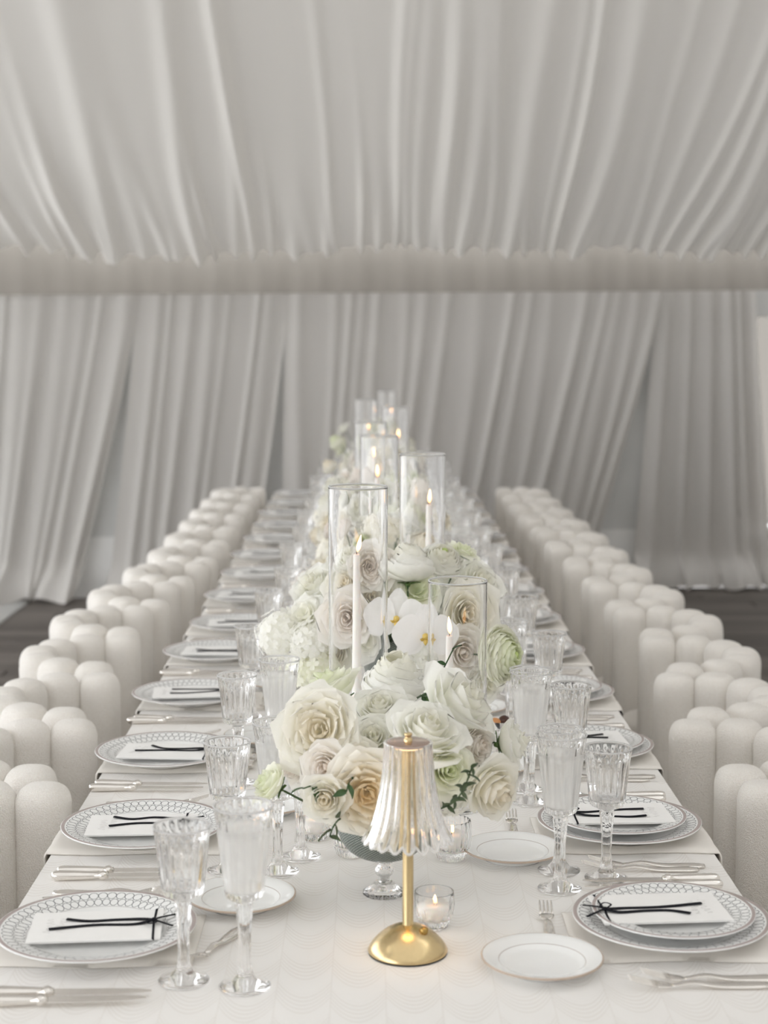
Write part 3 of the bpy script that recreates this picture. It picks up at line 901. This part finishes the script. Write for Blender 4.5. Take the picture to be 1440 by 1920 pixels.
def votive_me(R, H, cut):
    pr = [(0, .0), (R * .62, .0), (R * .72, .003), (R * .93, H * .35), (R, H * .62), (R * .97, H * .9), (R * .955, H * .985), (R * .95, H),
          (R * .90, H), (R * .895, H * .985), (R * .90, H * .62), (R * .80, H * .3), (R * .5, H * .24), (0, H * .24)]
    def md(r, z, a):
        if cut == 'facet': k = 1 - .10 * (1 - sstep(H * .5, H * .75, z)) * abs(math.cos(4.5 * a + (math.pi / 2 if z > H * .3 else 0)))
        else: k = 1 - .07 * abs(math.cos(10 * a))
        return (r * (k if r > R * .6 else 1), z)
    return mesh('votive_glass', *lathe(pr, 80, md), 'votive_glass', cut != 'facet')
def votive(loc, R, H, cut, lab, wax_h=.62):
    v = tag(ob('votive_holder', votive_me(R, H, cut), None, loc), lab, 'candle holder')
    hw = H * wax_h
    c = tag(ob('votive_candle', mesh('votive_candle', *lathe([(0, 0), (R * .74, 0), (R * .78, hw - H * .27), (0, hw - H * .27 - .001)], 28), 'wax'), None,
               (loc[0], loc[1], loc[2] + H * .25)), 'white votive candle inside the ' + lab, 'candle')
    ob('wick', WICK, c, (0, 0, hw - H * .27 - .002)); f = ob('flame', FLAME, c, (.001, 0, hw - H * .27 + .003)); f.scale = (.7, .7, .42)
votive((.098, 2.447, TZ + .0003), .0325, .058, 'facet', 'small faceted crystal cup beside the brass lamp')
votive((-.108, 2.90, TZ + .0003), .036, .062, 'facet', 'round cut-crystal cup below the front left roses')
votive((.142, 2.78, TZ + .0003), .036, .072, 'flute', 'fluted glass cup right of the front flower bowl')
votive((-.040, 2.80, TZ + .0003), .033, .070, 'flute', 'fluted glass cup left of the front flower bowl')
# little dish of sweets among the right glasses
dish = tag(ob('sweet_dish', mesh('sweet_dish', *lathe([(0, .0), (.022, .0), (.023, .003), (.006, .008), (.0055, .075), (.018, .082), (.034, .098), (.036, .100), (.034, .1005), (.017, .086), (0, .085)], 40), 'crystal'), None, (.285, 3.42, TZ + .0003)),
           'small footed glass dish half hidden behind the right roses', 'dish')
def blob(r, sq, seed):
    g = random.Random(seed)
    return lathe([(r * math.cos(a) * (1 + g.uniform(-.05, .05)), r * sq * (1 + math.sin(a))) for a in [(-.5 + k / 10) * math.pi for k in range(11)]], 18)
tag(ob('chocolate', mesh('chocolate', *blob(.012, .9, 1), 'sweet_dark'), None, (.288, 3.415, TZ + .0900)), 'dark brown chocolate in the small glass dish', 'sweet')
tag(ob('caramel', mesh('caramel', *blob(.012, .7, 2), 'sweet_amber'), None, (.268, 3.410, TZ + .0905)), 'amber caramel in the small glass dish', 'sweet')
#FLOWERS
# ------------------------------------------------------------------ flowers
def petal_grid(t, phi, K, nu=7, nv=7):
    """one petal of a bloom of outer radius 1; t = 0 heart .. 1 outside"""
    V = []; T = []
    rt = K['rc'] + (1 - K['rc']) * t ** K.get('p', .85)
    zt = K['H'] * (1 - K['dz'] * t ** K.get('q', 1.6)) * (1 - K.get('sink', 0) * (1 - t) ** 3)
    for j in range(nv):
        v = j / (nv - 1)
        if K.get('ball'):
            ang = v * (K['ball'] + .75 * (1 - t))
            rho = rt * math.sin(min(ang, math.pi * .93)) * 1.02; z = K['H'] * .5 * (1 - math.cos(ang)) * (1.08 - .38 * t)
        else:
            rho = rt * (1 - (1 - v) ** K.get('cup', 2.3)); z = zt * v ** 1.35
            k = max(0, v - .62) / .38
            rho += K['rec'] * t * k * k; z -= K['rec'] * .75 * t * k * k
        sh = (.30 + .70 * math.sin(min(v / .62, 1) * math.pi / 2)) * math.sqrt(max(.0, 1 - (max(0, v - .62) / .38) ** 2.2 * K.get('tip', .80)))
        wa = min(2.4, K['W'] * (.35 + .65 * rt) * sh / max(rho, .10))
        for i in range(nu):
            u = 2 * i / (nu - 1) - 1
            a = phi + u * wa
            r2 = rho * (1 + K.get('spi', .09) * u)
            z2 = z + K['ruf'] * (math.sin(u * 3.6 + phi * 3) + .45 * math.sin(u * 6.3 + phi * 5)) * v ** 3 - .05 * t * u * u * v
            r2 += K['ruf'] * .7 * math.sin(u * 5.1 + phi * 7) * v ** 2
            V.append((r2 * math.cos(a), r2 * math.sin(a), z2))
            T.append((max(0., 1 - t * 1.25) * (.4 + .6 * v), 1 - v, 0, 1))
    F = [(j * nu + i, j * nu + i + 1, (j + 1) * nu + i + 1, (j + 1) * nu + i) for j in range(nv - 1) for i in range(nu - 1)]
    return V, F, T
KIND = {
    'R': dict(n=21, rc=.07, H=.92, dz=.40, rec=.17, W=1.12, ruf=.024, tip=.96, p=.95),
    'G': dict(n=36, rc=.05, H=.74, dz=.32, rec=.20, W=.95, ruf=.030, sink=.50, p=.75, tip=.96),
    'B': dict(n=16, rc=.10, H=1.20, dz=.40, rec=.22, W=1.2, ruf=.028, p=1.15, tip=.96),
    'P': dict(n=34, rc=.42, H=1.65, dz=.30, rec=.0, W=1.15, ruf=.028, ball=1.75, tip=.96),
    'N': dict(n=56, rc=.16, H=1.25, dz=.20, rec=.0, W=1.0, ruf=.022, ball=1.5, p=.7, tip=.9),
    'L': dict(n=12, rc=.22, H=.66, dz=.36, rec=.20, W=1.1, ruf=.075, cup=1.7, tip=.9),
}
CEN = {'P': .75, 'N': .60, 'B': .50}
def bloom_meshes(kind, seed, outer=8, nu=13, nv=10):
    g = random.Random(seed * 31 + ord(kind)); K = dict(KIND[kind]); n = K['n']
    core = ([], [], []); pet = []
    for i in range(n):
        t = ((i + .5) / n) ** .9; phi = i * 2.39996 + g.uniform(-.25, .25)
        k = dict(K); k['H'] = K['H'] * g.uniform(.93, 1.07); k['W'] = K['W'] * g.uniform(.9, 1.12)
        if kind == 'G' and t < .55:               # quartered heart: short crumpled petals
            k['ruf'] = .06; k['W'] *= .8
        v, f, tt = petal_grid(t, phi, k, nu, nv)
        if i >= n - outer: pet.append((v, f, tt))
        else:
            b = len(core[0]); core[0].extend(v); core[2].extend(tt); core[1].extend(tuple(q + b for q in p) for p in f)
    return core, pet
def hydrangea(seed, nf=54):
    g = random.Random(seed); V = []; F = []; T = []
    for i in range(nf):
        z = 1 - 1.45 * (i + .5) / nf; a = i * 2.39996; r = math.sqrt(max(0, 1 - z * z))
        d = Vector((r * math.cos(a), r * math.sin(a), z)); d.normalize()
        c = d * (.86 + g.uniform(-.10, .20)) + Vector((0, 0, .25))
        q = d.to_track_quat('Z', 'Y') @ Quaternion((0, 0, 1), g.uniform(0, 6))
        q = q @ Quaternion((1, 0, 0), g.uniform(-.35, .35))
        s = g.uniform(.24, .36)
        for k in range(4):
            b = len(V); ak = k * math.pi / 2
            for (rr, w, zz) in ((.02, 0, 0), (.45, -.40, .10), (.55, 0, .03), (.45, .40, .10), (.95, -.42, .10), (1.05, 0, .02), (.95, .42, .10)):
                x = rr * math.cos(ak) - w * math.sin(ak); y = rr * math.sin(ak) + w * math.cos(ak)
                V.append(tuple(c + q @ Vector((x * s, y * s, zz * s)))); T.append((.25 if rr < .1 else 0, .5 if rr < .1 else .05, 0, 1))
            F += [(b, b + 2, b + 1), (b, b + 3, b + 2), (b + 1, b + 2, b + 5, b + 4), (b + 2, b + 3, b + 6, b + 5)]
    b = len(V); v, f = lathe([(.74 * math.cos(q), .25 + .74 * math.sin(q)) for q in [(-.5 + k / 12) * math.pi for k in range(13)]], 20)
    V += v; F += [tuple(i + b for i in p) for p in f]; T += [(.3, .25, 0, 1)] * len(v)
    return V, F, T
def orchid_petals():
    out = []
    def pt(a, L, W, curve, zoff):
        V = []; T = []; nu, nv = 7, 8
        for j in range(nv):
            v = j / (nv - 1)
            w = W * math.sin(math.pi * (v ** .8 * .94 + .03)) ** .7
            for i in range(nu):
                u = 2 * i / (nu - 1) - 1
                x = .06 + L * v; y = w * u; z = zoff + curve * v * v - .10 * u * u * w + .02 * math.sin(u * 4 + v * 5)
                V.append((x * math.cos(a) - y * math.sin(a), x * math.sin(a) + y * math.cos(a), z)); T.append((.3 if v < .2 else 0, 1 - v, 0, 1))
        F = [(j * nu + i, j * nu + i + 1, (j + 1) * nu + i + 1, (j + 1) * nu + i) for j in range(nv - 1) for i in range(nu - 1)]
        return V, F, T
    for a in (math.pi / 2, math.pi * 7 / 6, math.pi * 11 / 6): out.append(pt(a, .92, .36, -.06, .0))
    for a in (.12, math.pi - .12): out.append(pt(a, 1.0, .62, .10, .05))
    lip = MB()
    lip.add(lathe([(0, .05), (.10, .08), (.14, .18), (.08, .30), (0, .33)], 12))
    for s in (-1, 1): lip.add(tube([(0, -.05, .10), (s * .16, -.16, .20), (s * .24, -.10, .32)], [.06, .07, .03], 8, .5))
    lip.add(tube([(0, -.05, .10), (0, -.26, .22), (0, -.40, .20)], [.08, .10, .02], 8, .5))
    v, f = lip.get()
    return out, ([(x * .72, y * .72, z * .8) for (x, y, z) in v], f)
def sepals_mesh():
    V = []; F = []
    for k in range(5):
        a = k * 2 * math.pi / 5; b = len(V)
        for j in range(5):
            v = j / 4; w = .13 * math.sin(math.pi * (.12 + .88 * v)) + .004
            x = .05 + .55 * v; z = -.08 + .20 * v - .14 * v * v
            for u in (-1, 0, 1):
                V.append((x * math.cos(a) - u * w * math.sin(a), x * math.sin(a) + u * w * math.cos(a), z - .03 * abs(u)))
        F += [(b + j * 3 + i, b + j * 3 + i + 1, b + j * 3 + i + 4, b + j * 3 + i + 3) for j in range(4) for i in range(2)]
    v, f = lathe([(.0, -.24), (.06, -.22), (.11, -.12), (.10, -.03), (0, -.0)], 10)
    b = len(V); V += v; F += [tuple(i + b for i in q) for q in f]
    return mesh('sepals', V, F, 'sepal_green')
SEP = sepals_mesh()
EYE = mesh('eye', *lathe([(0, .0), (.10, .0), (.13, .05), (.08, .10), (0, .11)], 14), 'green_eye')
MATK = {'white': 'petal_white', 'cream': 'petal_cream', 'blush': 'petal_blush', 'peach': 'petal_peach', 'antique': 'petal_antique', 'green': 'petal_green', 'orchid': 'petal_orchid'}
NEAR = {}
for kd in 'RGBPNL':
    NEAR[kd] = []
    for s in range({'R': 4, 'G': 3, 'B': 3, 'P': 2, 'N': 2, 'L': 2}[kd]):
        core, pet = bloom_meshes(kd, s, {'L': 8, 'N': 6}.get(kd, 9))
        NEAR[kd].append((mesh('heart', core[0], core[1], 'petal_white', True, core[2]), [mesh('petal', v, f, 'petal_white', True, t) for (v, f, t) in pet]))
HYD = [hydrangea(s) for s in range(3)]
HYDM = [mesh('florets', v, f, 'petal_white', False, t) for (v, f, t) in HYD]
op, lipv = orchid_petals()
ORCH = [mesh('petal', v, f, 'petal_orchid', True, t) for (v, f, t) in op]; LIP = mesh('lip', *lipv, 'orchid_lip')
def setmat(o, m):
    o.material_slots[0].link = 'OBJECT'; o.material_slots[0].material = M[m]
NAMES = {'R': 'rose', 'G': 'garden_rose', 'B': 'rosebud', 'P': 'peony', 'N': 'ranunculus', 'L': 'lisianthus', 'H': 'hydrangea', 'O': 'orchid'}
CATS = {'R': 'rose', 'G': 'rose', 'B': 'rose', 'P': 'peony', 'N': 'flower', 'L': 'flower', 'H': 'hydrangea', 'O': 'orchid'}
def stem_into(root, R, target, thick=.0019):
    """a green stem from the foot of the bloom down into its bowl"""
    q = root.rotation_quaternion.inverted()
    tg = (q @ (Vector(target) - root.location)) / root.scale[0]
    p0 = Vector((0, 0, -.05)); p1 = Vector((0, 0, -.55)); d = tg
    pts = bez([p0, p1, p1.lerp(d, .5) + Vector((0, 0, -.15)), d], 5)
    ob('stem', mesh('stem', *tube(pts, thick / root.scale[0], 6), 'stem_green'), root)
def flower(kind, P, ax, R, col, label, target, group, seed):
    g = random.Random(seed * 17 + 3)
    a = Vector(ax).normalized()
    root = bpy.data.objects.new(NAMES[kind], None); COL.objects.link(root)
    root.location = Vector(P) - a * (CEN.get(kind, .40) * R); root.rotation_mode = 'QUATERNION'
    if kind == 'O':
        x = Vector((0, 0, 1)).cross(a).normalized(); y = a.cross(x)
        root.rotation_quaternion = Matrix((x, y, a)).transposed().to_quaternion() @ Quaternion((0, 0, 1), g.uniform(-.2, .2))
    else: root.rotation_quaternion = a.to_track_quat('Z', 'Y') @ Quaternion((0, 0, 1), g.uniform(0, 6.28))
    R *= 1.10; root.scale = (R, R, R)
    root.empty_display_size = .01
    tag(root, label, CATS[kind], group)
    if kind == 'H':
        o = ob('florets', HYDM[seed % 3], root); o['kind'] = 'stuff'; setmat(o, MATK[col])
    elif kind == 'O':
        for m in ORCH: ob('petal', m, root)
        ob('lip', LIP, root)
    else:
        core, pet = NEAR[kind][seed % len(NEAR[kind])]
        o = ob('heart', core, root); setmat(o, MATK[col])
        for m in pet:
            p = ob('petal', m, root); setmat(p, MATK[col])
        ob('sepals', SEP, root)
        if kind == 'N': ob('eye', EYE, root, (0, 0, .92)); 
    stem_into(root, R, target)
    return root

def compote(x, y, hb, hr, R, label):
    """clear footed flower bowl of ridged glass"""
    rt = bpy.data.objects.new('flower_bowl', None); COL.objects.link(rt); rt.location = (x, y, TZ + .0003)
    tag(rt, label, 'bowl', 'footed flower bowls')
    pr = [(0, hb), (.012, hb)]
    for k in range(1, 11):
        a = k / 10 * math.pi / 2; pr.append((.012 + (R - .012) * math.sin(a) ** .9, hb + (hr - hb) * (1 - math.cos(a)) ** 1.0))
    pr += [(R - .003, hr)]
    for k in range(9, -1, -1):
        a = k / 10 * math.pi / 2; pr.append((max(0, .010 + (R - .014) * math.sin(a) ** .9), hb + .004 + (hr - hb - .004) * (1 - math.cos(a))))
    ob('bowl', mesh('bowl', *lathe(pr, 64), 'ridged_glass'), rt)
    sp = [(0, hb + .001), (.020, hb), (.016, hb - .006), (.009, hb - .009)]
    for k in range(1, 10):
        a = k / 10 * math.pi; sp.append((.0075 + .0085 * math.sin(a), hb - .010 - .024 * k / 10))
    z0 = hb - .036
    sp += [(.009, z0), (.0105, z0 - .003), (.010, z0 - .35 * (z0 - .02)), (.014, .020), (0, .018)]
    ob('stem', mesh('stem', *lathe(sp, 36), 'crystal'), rt)
    ft = [(0, 0), (.035, 0), (.0365, .002), (.036, .005), (.026, .011), (.0135, .022), (0, .024)]
    ob('foot', mesh('foot', *lathe(ft, 60, lambda r, z, a: (r * (1 - .035 * abs(math.cos(8 * a))), z)), 'crystal'), rt)
    return rt
BOWLS = [(.020, 2.600, .062, .125, .080, 'low footed ridged-glass bowl of flowers behind the brass lamp'),
         (.060, 3.590, .115, .255, .085, 'taller footed glass bowl glimpsed under the orchids'),
         (.035, 4.42, .09, .17, .085, 'third footed flower bowl from the front'),
         (.030, 5.22, .115, .25, .085, 'fourth footed flower bowl from the front'),
         (.030, 6.26, .09, .17, .085, 'fifth footed flower bowl from the front'),
         (.030, 7.36, .115, .25, .085, 'sixth footed flower bowl from the front'),
         (.030, 8.52, .09, .20, .085, 'farthest footed flower bowl')]
for b in BOWLS: compote(*b)
FL = [
    (0, 'G', (-0.087, 2.550, 1.043), (-0.20, -0.91, 0.35), 0.0612, 'cream', 'large cream rose with swirled heart at front left of the flowers'),
    (0, 'R', (-0.073, 2.500, 0.995), (-0.31, -0.94, 0.10), 0.0383, 'blush', 'small blush-centred rose below the large swirled cream rose'),
    (0, 'R', (-0.073, 2.460, 0.955), (-0.21, -0.98, 0.00), 0.0353, 'cream', 'small round rose at lower left, above the cut-crystal cup'),
    (0, 'G', (-0.006, 2.470, 0.958), (0.05, -1.00, 0.08), 0.0609, 'peach', 'open garden rose with peach heart, half behind the lamp shade'),
    (0, 'B', (-0.125, 2.580, 0.976), (-0.75, -0.65, -0.11), 0.0327, 'blush', 'pinkish rosebud at the left rim of the front flowers'),
    (0, 'R', (-0.029, 2.520, 1.000), (0.11, -0.90, 0.42), 0.0336, 'cream', 'cream rose between the peach-hearted rose and the swirled rose'),
    (0, 'B', (-0.069, 2.680, 1.080), (-0.47, -0.10, 0.88), 0.0491, 'green', 'greenish white rose cup seen from the side under the tall cylinder'),
    (0, 'R', (0.013, 2.620, 1.060), (-0.10, -0.50, 0.86), 0.0454, 'white', 'white rose facing up at the foot of the tall taper candle'),
    (0, 'R', (0.088, 2.520, 1.045), (0.25, -0.45, 0.86), 0.0605, 'white', 'wide ruffled white rose just above the lamp shade'),
    (0, 'B', (0.143, 2.620, 1.065), (0.70, -0.35, 0.62), 0.0646, 'white', 'very large pale rose leaning right above the short cylinder base'),
    (0, 'R', (0.173, 2.600, 1.005), (0.76, -0.65, 0.00), 0.0364, 'blush', 'blush rose under the large right-leaning pale rose'),
    (0, 'R', (0.120, 2.500, 0.992), (0.31, -0.94, 0.10), 0.0417, 'green', 'pale green-hearted rose right of the lamp shade'),
    (0, 'B', (0.195, 2.540, 0.948), (0.63, -0.73, -0.25), 0.0491, 'cream', 'drooping cream rose at the lower right of the front flowers'),
    (0, 'B', (0.232, 2.620, 1.003), (0.96, -0.21, 0.21), 0.0384, 'white', 'white rose reaching far right with green sepals and dark stem'),
    (0, 'B', (-0.163, 2.520, 0.961), (-0.79, -0.32, 0.53), 0.0319, 'green', 'lone white rose jutting out far left on a dark stem'),
    (0, 'R', (0.024, 2.485, 0.890), (0.00, -0.95, -0.30), 0.0320, 'cream', 'cream rose hanging over the rim of the front glass bowl'),
    (0, 'H', (0.128, 2.550, 0.938), (0.49, -0.86, 0.12), 0.0340, 'white', 'white hydrangea head low on the right, over the bowl'),
    (0, 'L', (0.038, 2.540, 0.984), (0.00, -0.76, 0.65), 0.0373, 'white', 'loose white bloom directly behind the lamp shade'),
    (0, 'R', (0.066, 2.500, 0.936), (0.22, -0.97, 0.11), 0.0383, 'cream', 'cream rose behind the lower lamp shade'),
    (0, 'H', (-0.048, 2.660, 1.000), (-0.21, -0.21, 0.95), 0.0443, 'white', 'white hydrangea tucked behind the large swirled rose'),
    (0, 'H', (0.057, 2.660, 0.972), (0.00, -0.21, 0.98), 0.0532, 'green', 'greenish hydrangea tucked behind the lamp finial'),
    (0, 'H', (0.124, 2.660, 0.986), (0.44, -0.22, 0.87), 0.0426, 'white', 'white hydrangea between the wide ruffled rose and blush rose'),
    (0, 'R', (0.002, 2.560, 1.025), (0.00, -0.78, 0.62), 0.0393, 'white', 'white rose right of the large swirled cream rose'),
    (0, 'L', (-0.122, 2.600, 1.016), (-0.82, -0.41, 0.41), 0.0295, 'green', 'thin-petalled greenish bloom left of the swirled rose'),
    (0, 'H', (-0.058, 2.560, 0.912), (-0.58, -0.81, -0.05), 0.0300, 'cream', 'small pale hydrangea under the lower left roses'),
    (1, 'N', (0.156, 3.500, 1.197), (0.21, -0.52, 0.83), 0.0467, 'white', 'white ranunculus at the top of the second flower mound'),
    (1, 'L', (0.206, 3.550, 1.207), (0.40, -0.20, 0.90), 0.0331, 'green', 'little greenish open bloom topmost right of the second mound'),
    (1, 'G', (-0.000, 3.420, 1.188), (0.10, -0.99, 0.10), 0.0479, 'antique', 'antique beige garden rose beside the flame of front taper'),
    (1, 'B', (-0.052, 3.460, 1.193), (-0.21, -0.31, 0.93), 0.0438, 'white', 'white rose left of the front taper flame'),
    (1, 'P', (0.078, 3.440, 1.190), (0.00, 0.15, 0.99), 0.0505, 'white', 'white peony seen from behind its green sepals, atop the second mound'),
    (1, 'L', (0.098, 3.440, 1.135), (0.11, -0.84, 0.53), 0.0436, 'green', 'pale green frilled bloom beneath the topmost peony'),
    (1, 'R', (-0.060, 3.420, 1.150), (-0.30, -0.81, 0.51), 0.0410, 'cream', 'cream rose seen through the tall front cylinder, upper'),
    (1, 'R', (-0.127, 3.500, 1.134), (-0.50, -0.50, 0.70), 0.0513, 'white', 'white rose at the upper left of the second mound'),
    (1, 'R', (-0.056, 3.370, 1.086), (-0.10, -0.99, 0.10), 0.0562, 'blush', 'round blush rose seen through the tall front cylinder, middle'),
    (1, 'H', (-0.203, 3.460, 1.034), (-0.83, -0.52, 0.21), 0.0507, 'white', 'white hydrangea jutting farthest left from the second mound'),
    (1, 'L', (-0.148, 3.440, 1.080), (-0.50, -0.70, 0.50), 0.0436, 'white', 'thin white bloom right above the left hydrangea'),
    (1, 'H', (-0.136, 3.420, 1.024), (-0.53, -0.84, 0.11), 0.0433, 'white', 'white hydrangea with small green leaf, second mound left'),
    (1, 'H', (-0.122, 3.420, 0.957), (-0.44, -0.87, -0.22), 0.0456, 'green', 'yellow-green hydrangea at the lower left of second mound'),
    (1, 'O', (0.050, 3.310, 1.093), (-0.10, -0.98, 0.15), 0.0596, 'orchid', 'white orchid with golden throat beside the front taper'),
    (1, 'O', (0.113, 3.270, 1.061), (0.10, -0.99, 0.05), 0.0610, 'orchid', 'white orchid with yellow lip left of the short taper'),
    (1, 'R', (0.207, 3.420, 1.086), (0.25, -0.96, 0.10), 0.0638, 'cream', 'large cream rose behind the flame of short taper'),
    (1, 'R', (0.195, 3.380, 1.009), (0.20, -0.98, 0.00), 0.0563, 'blush', 'blush rose behind the short taper, below the cream one'),
    (1, 'R', (0.237, 3.520, 1.137), (0.43, -0.64, 0.64), 0.0516, 'white', 'white rose at upper right of the second mound'),
    (1, 'N', (0.281, 3.320, 1.014), (0.80, -0.60, 0.10), 0.0575, 'green', 'big ranunculus with a green eye at the far right'),
    (1, 'B', (0.239, 3.400, 0.939), (0.53, -0.84, -0.11), 0.0476, 'white', 'white rose below the green-eyed ranunculus'),
    (1, 'P', (0.042, 2.920, 1.047), (0.00, -0.12, 0.99), 0.0545, 'white', 'big white peony seen from the side above the lamp'),
    (1, 'L', (-0.009, 3.420, 1.027), (0.11, -0.99, 0.11), 0.0410, 'white', 'white bloom right of the front taper, above the bowl'),
    (1, 'B', (-0.088, 3.460, 0.994), (-0.32, -0.95, 0.00), 0.0438, 'cream', 'cream rosebud low in the tall front cylinder view'),
    (1, 'R', (0.005, 3.480, 1.109), (0.00, -0.91, 0.41), 0.0464, 'cream', 'cream rose between the taper and the orchids'),
    (1, 'H', (0.054, 3.600, 1.104), (0.00, -0.49, 0.87), 0.0672, 'white', 'white hydrangea deep in the second mound, centre'),
    (1, 'H', (0.156, 3.620, 1.107), (0.19, -0.48, 0.86), 0.0627, 'white', 'white hydrangea deep in the second mound, upper right'),
    (1, 'H', (-0.101, 3.620, 1.052), (-0.30, -0.51, 0.81), 0.0676, 'white', 'white hydrangea deep in the second mound, left'),
    (1, 'H', (0.221, 3.580, 1.009), (0.51, -0.77, 0.38), 0.0668, 'green', 'greenish hydrangea deep in the second mound, right'),
    (1, 'H', (0.114, 3.450, 0.974), (0.22, -0.98, 0.00), 0.0506, 'white', 'white hydrangea under the orchids'),
]
for k, (ar, kd, P, ax, R, col, lab) in enumerate(FL):
    b = BOWLS[ar]
    a = k * 2.4; rr = .45 * b[4]
    flower(kd, P, ax, R, col, lab, (b[0] + rr * math.cos(a), b[1] + rr * math.sin(a), TZ + b[3] - .035), ('flowers in the front bowl', 'flowers in the second bowl')[ar], k)

# blurred mounds farther down the table: one mesh per bloom, a stem under each
FARM = {}
for kd in 'RGBNPL':
    FARM[kd] = []
    for s in range(2):
        core, pet = bloom_meshes(kd, s + 10, 0, 5, 5)
        FARM[kd].append(mesh('far_bloom', core[0], core[1], 'petal_white', True, core[2]))
FARH = mesh('far_bloom', *hydrangea(9, 40)[:2], 'petal_white', False, hydrangea(9, 40)[2])
MOUND = {2: ('third', 22, .21, .20, .99, .200), 3: ('fourth', 22, .21, .20, 1.03, .215), 4: ('fifth', 20, .22, .20, 1.00, .24), 5: ('sixth', 18, .21, .20, 1.02, .24), 6: ('farthest', 18, .21, .2, 1.03, .24)}
for ar, (nm, n, rx, ry, zc, rz_) in MOUND.items():
    b = BOWLS[ar]; g = random.Random(40 + ar); made = []
    for i in range(n):
        zz = 1 - 1.25 * (i + .5) / n; a = i * 2.39996 + g.uniform(-.2, .2); r = math.sqrt(1 - zz * zz)
        d = Vector((r * math.cos(a), r * math.sin(a) * .95, zz))
        if i % 9 == 4: d *= 1.22
        P = Vector((b[0] + d.x * rx * g.uniform(.8, 1.05), b[1] + d.y * ry * .82, zc + d.z * rz_ * g.uniform(.85, 1.05)))
        kd = g.choice('RRRGBNPLHH'); R = g.uniform(.046, .062) * (.7 if i % 9 == 4 else 1)
        me = FARH if kd == 'H' else FARM[kd][i % 2]
        o = ob(NAMES[kd], me); col = g.choice(['white', 'white', 'cream', 'cream', 'blush', 'green']); setmat(o, MATK[col])
        ax = (d + Vector((0, -.25, .15))).normalized()
        o.rotation_mode = 'QUATERNION'; o.rotation_quaternion = ax.to_track_quat('Z', 'Y') @ Quaternion((0, 0, 1), g.uniform(0, 6))
        o.scale = (R, R, R); o.location = P - ax * .4 * R
        stem_into(o, R, (b[0] + .3 * b[4] * math.cos(a), b[1] + .3 * b[4] * math.sin(a), TZ + b[3] - .035))
        made.append((P.z, o, kd, col))
    made.sort(key=lambda q: -q[0])
    for k, (z, o, kd, col) in enumerate(made):
        w = {'white': 'white', 'cream': 'cream', 'blush': 'blush-tinted', 'green': 'greenish white'}[col]
        tag(o, '%s %s, %s from the top of the %s flower mound' % (w, NAMES[kd].replace('_', ' '), 'uppermost, first' if k == 0 else ORD[k], nm), CATS[kd], 'flowers in the %s bowl' % nm)

# greenery sprigs among the front roses
def leaf_mesh(mat, L=1, W=.42):
    V = []; F = []
    for j in range(6):
        v = j / 5; w = W * math.sin(math.pi * (v ** .85 * .97 + .015)) / 2
        for u in (-1, 0, 1): V.append((L * v, u * w, .10 * abs(u) - .25 * v * v))
    F = [(j * 3 + i, j * 3 + i + 1, j * 3 + i + 4, j * 3 + i + 3) for j in range(5) for i in range(2)]
    return mesh('leaf', V, F, mat)
LFG, LFV = leaf_mesh('leaf_green'), leaf_mesh('leaf_grey')
def sprig(pts, nl, size, me, label, seed):
    g = random.Random(seed); C = bez(pts, 8)
    rt = bpy.data.objects.new('leaf_sprig', None); COL.objects.link(rt); rt.location = C[0]
    tag(rt, label, 'greenery', 'leaf sprigs among the roses')
    ob('stem', mesh('stem', *tube([p - C[0] for p in C], .0013, 6), 'stem_green'), rt)
    n = len(C)
    for k in range(nl):
        i = int((.25 + .75 * (k + 1) / nl) * (n - 1)); t = (C[i] - C[i - 1]).normalized()
        side = Vector((math.sin(k * 2.4), -.6, math.cos(k * 2.4)))
        d = (t * .55 + side).normalized()
        l = ob('leaf', me, rt, C[i] - C[0]); l.rotation_mode = 'QUATERNION'
        l.rotation_quaternion = d.to_track_quat('X', 'Z') @ Quaternion((1, 0, 0), g.uniform(-1, 1)); s = size * g.uniform(.75, 1.2); l.scale = (s, s, s)
sprig([(.060, 2.58, .885), (.12, 2.50, .93), (.140, 2.425, .975), (.153, 2.40, 1.02)], 18, .022, LFV, 'sprig of small variegated leaves right of the lamp shade', 1)
sprig([(-.010, 2.58, .88), (-.045, 2.47, .92), (-.060, 2.435, .918), (-.066, 2.43, .902)], 4, .027, LFV, 'variegated sprig hanging below the lower left roses', 2)
sprig([(.000, 2.58, .90), (-.07, 2.50, .965), (-.108, 2.445, .975)], 3, .030, LFG, 'dark green leaf between the two small left roses', 3)
sprig([(.010, 2.58, .90), (-.03, 2.48, .975), (-.040, 2.44, .972)], 3, .030, LFG, 'dark green leaf beside the peach-hearted rose', 4)
sprig([(.060, 3.55, .99), (.085, 3.1, .99), (.105, 2.93, 1.015), (.118, 2.90, 1.045)], 6, .034, LFG, 'green leaf cluster right of the big side-on peony', 5)
sprig([(.062, 3.55, .99), (.11, 3.0, 1.01), (.128, 2.95, 1.05), (.150, 2.93, 1.10)], 4, .022, LFG, 'thin green stem with starry sepals before the short cylinder', 6)
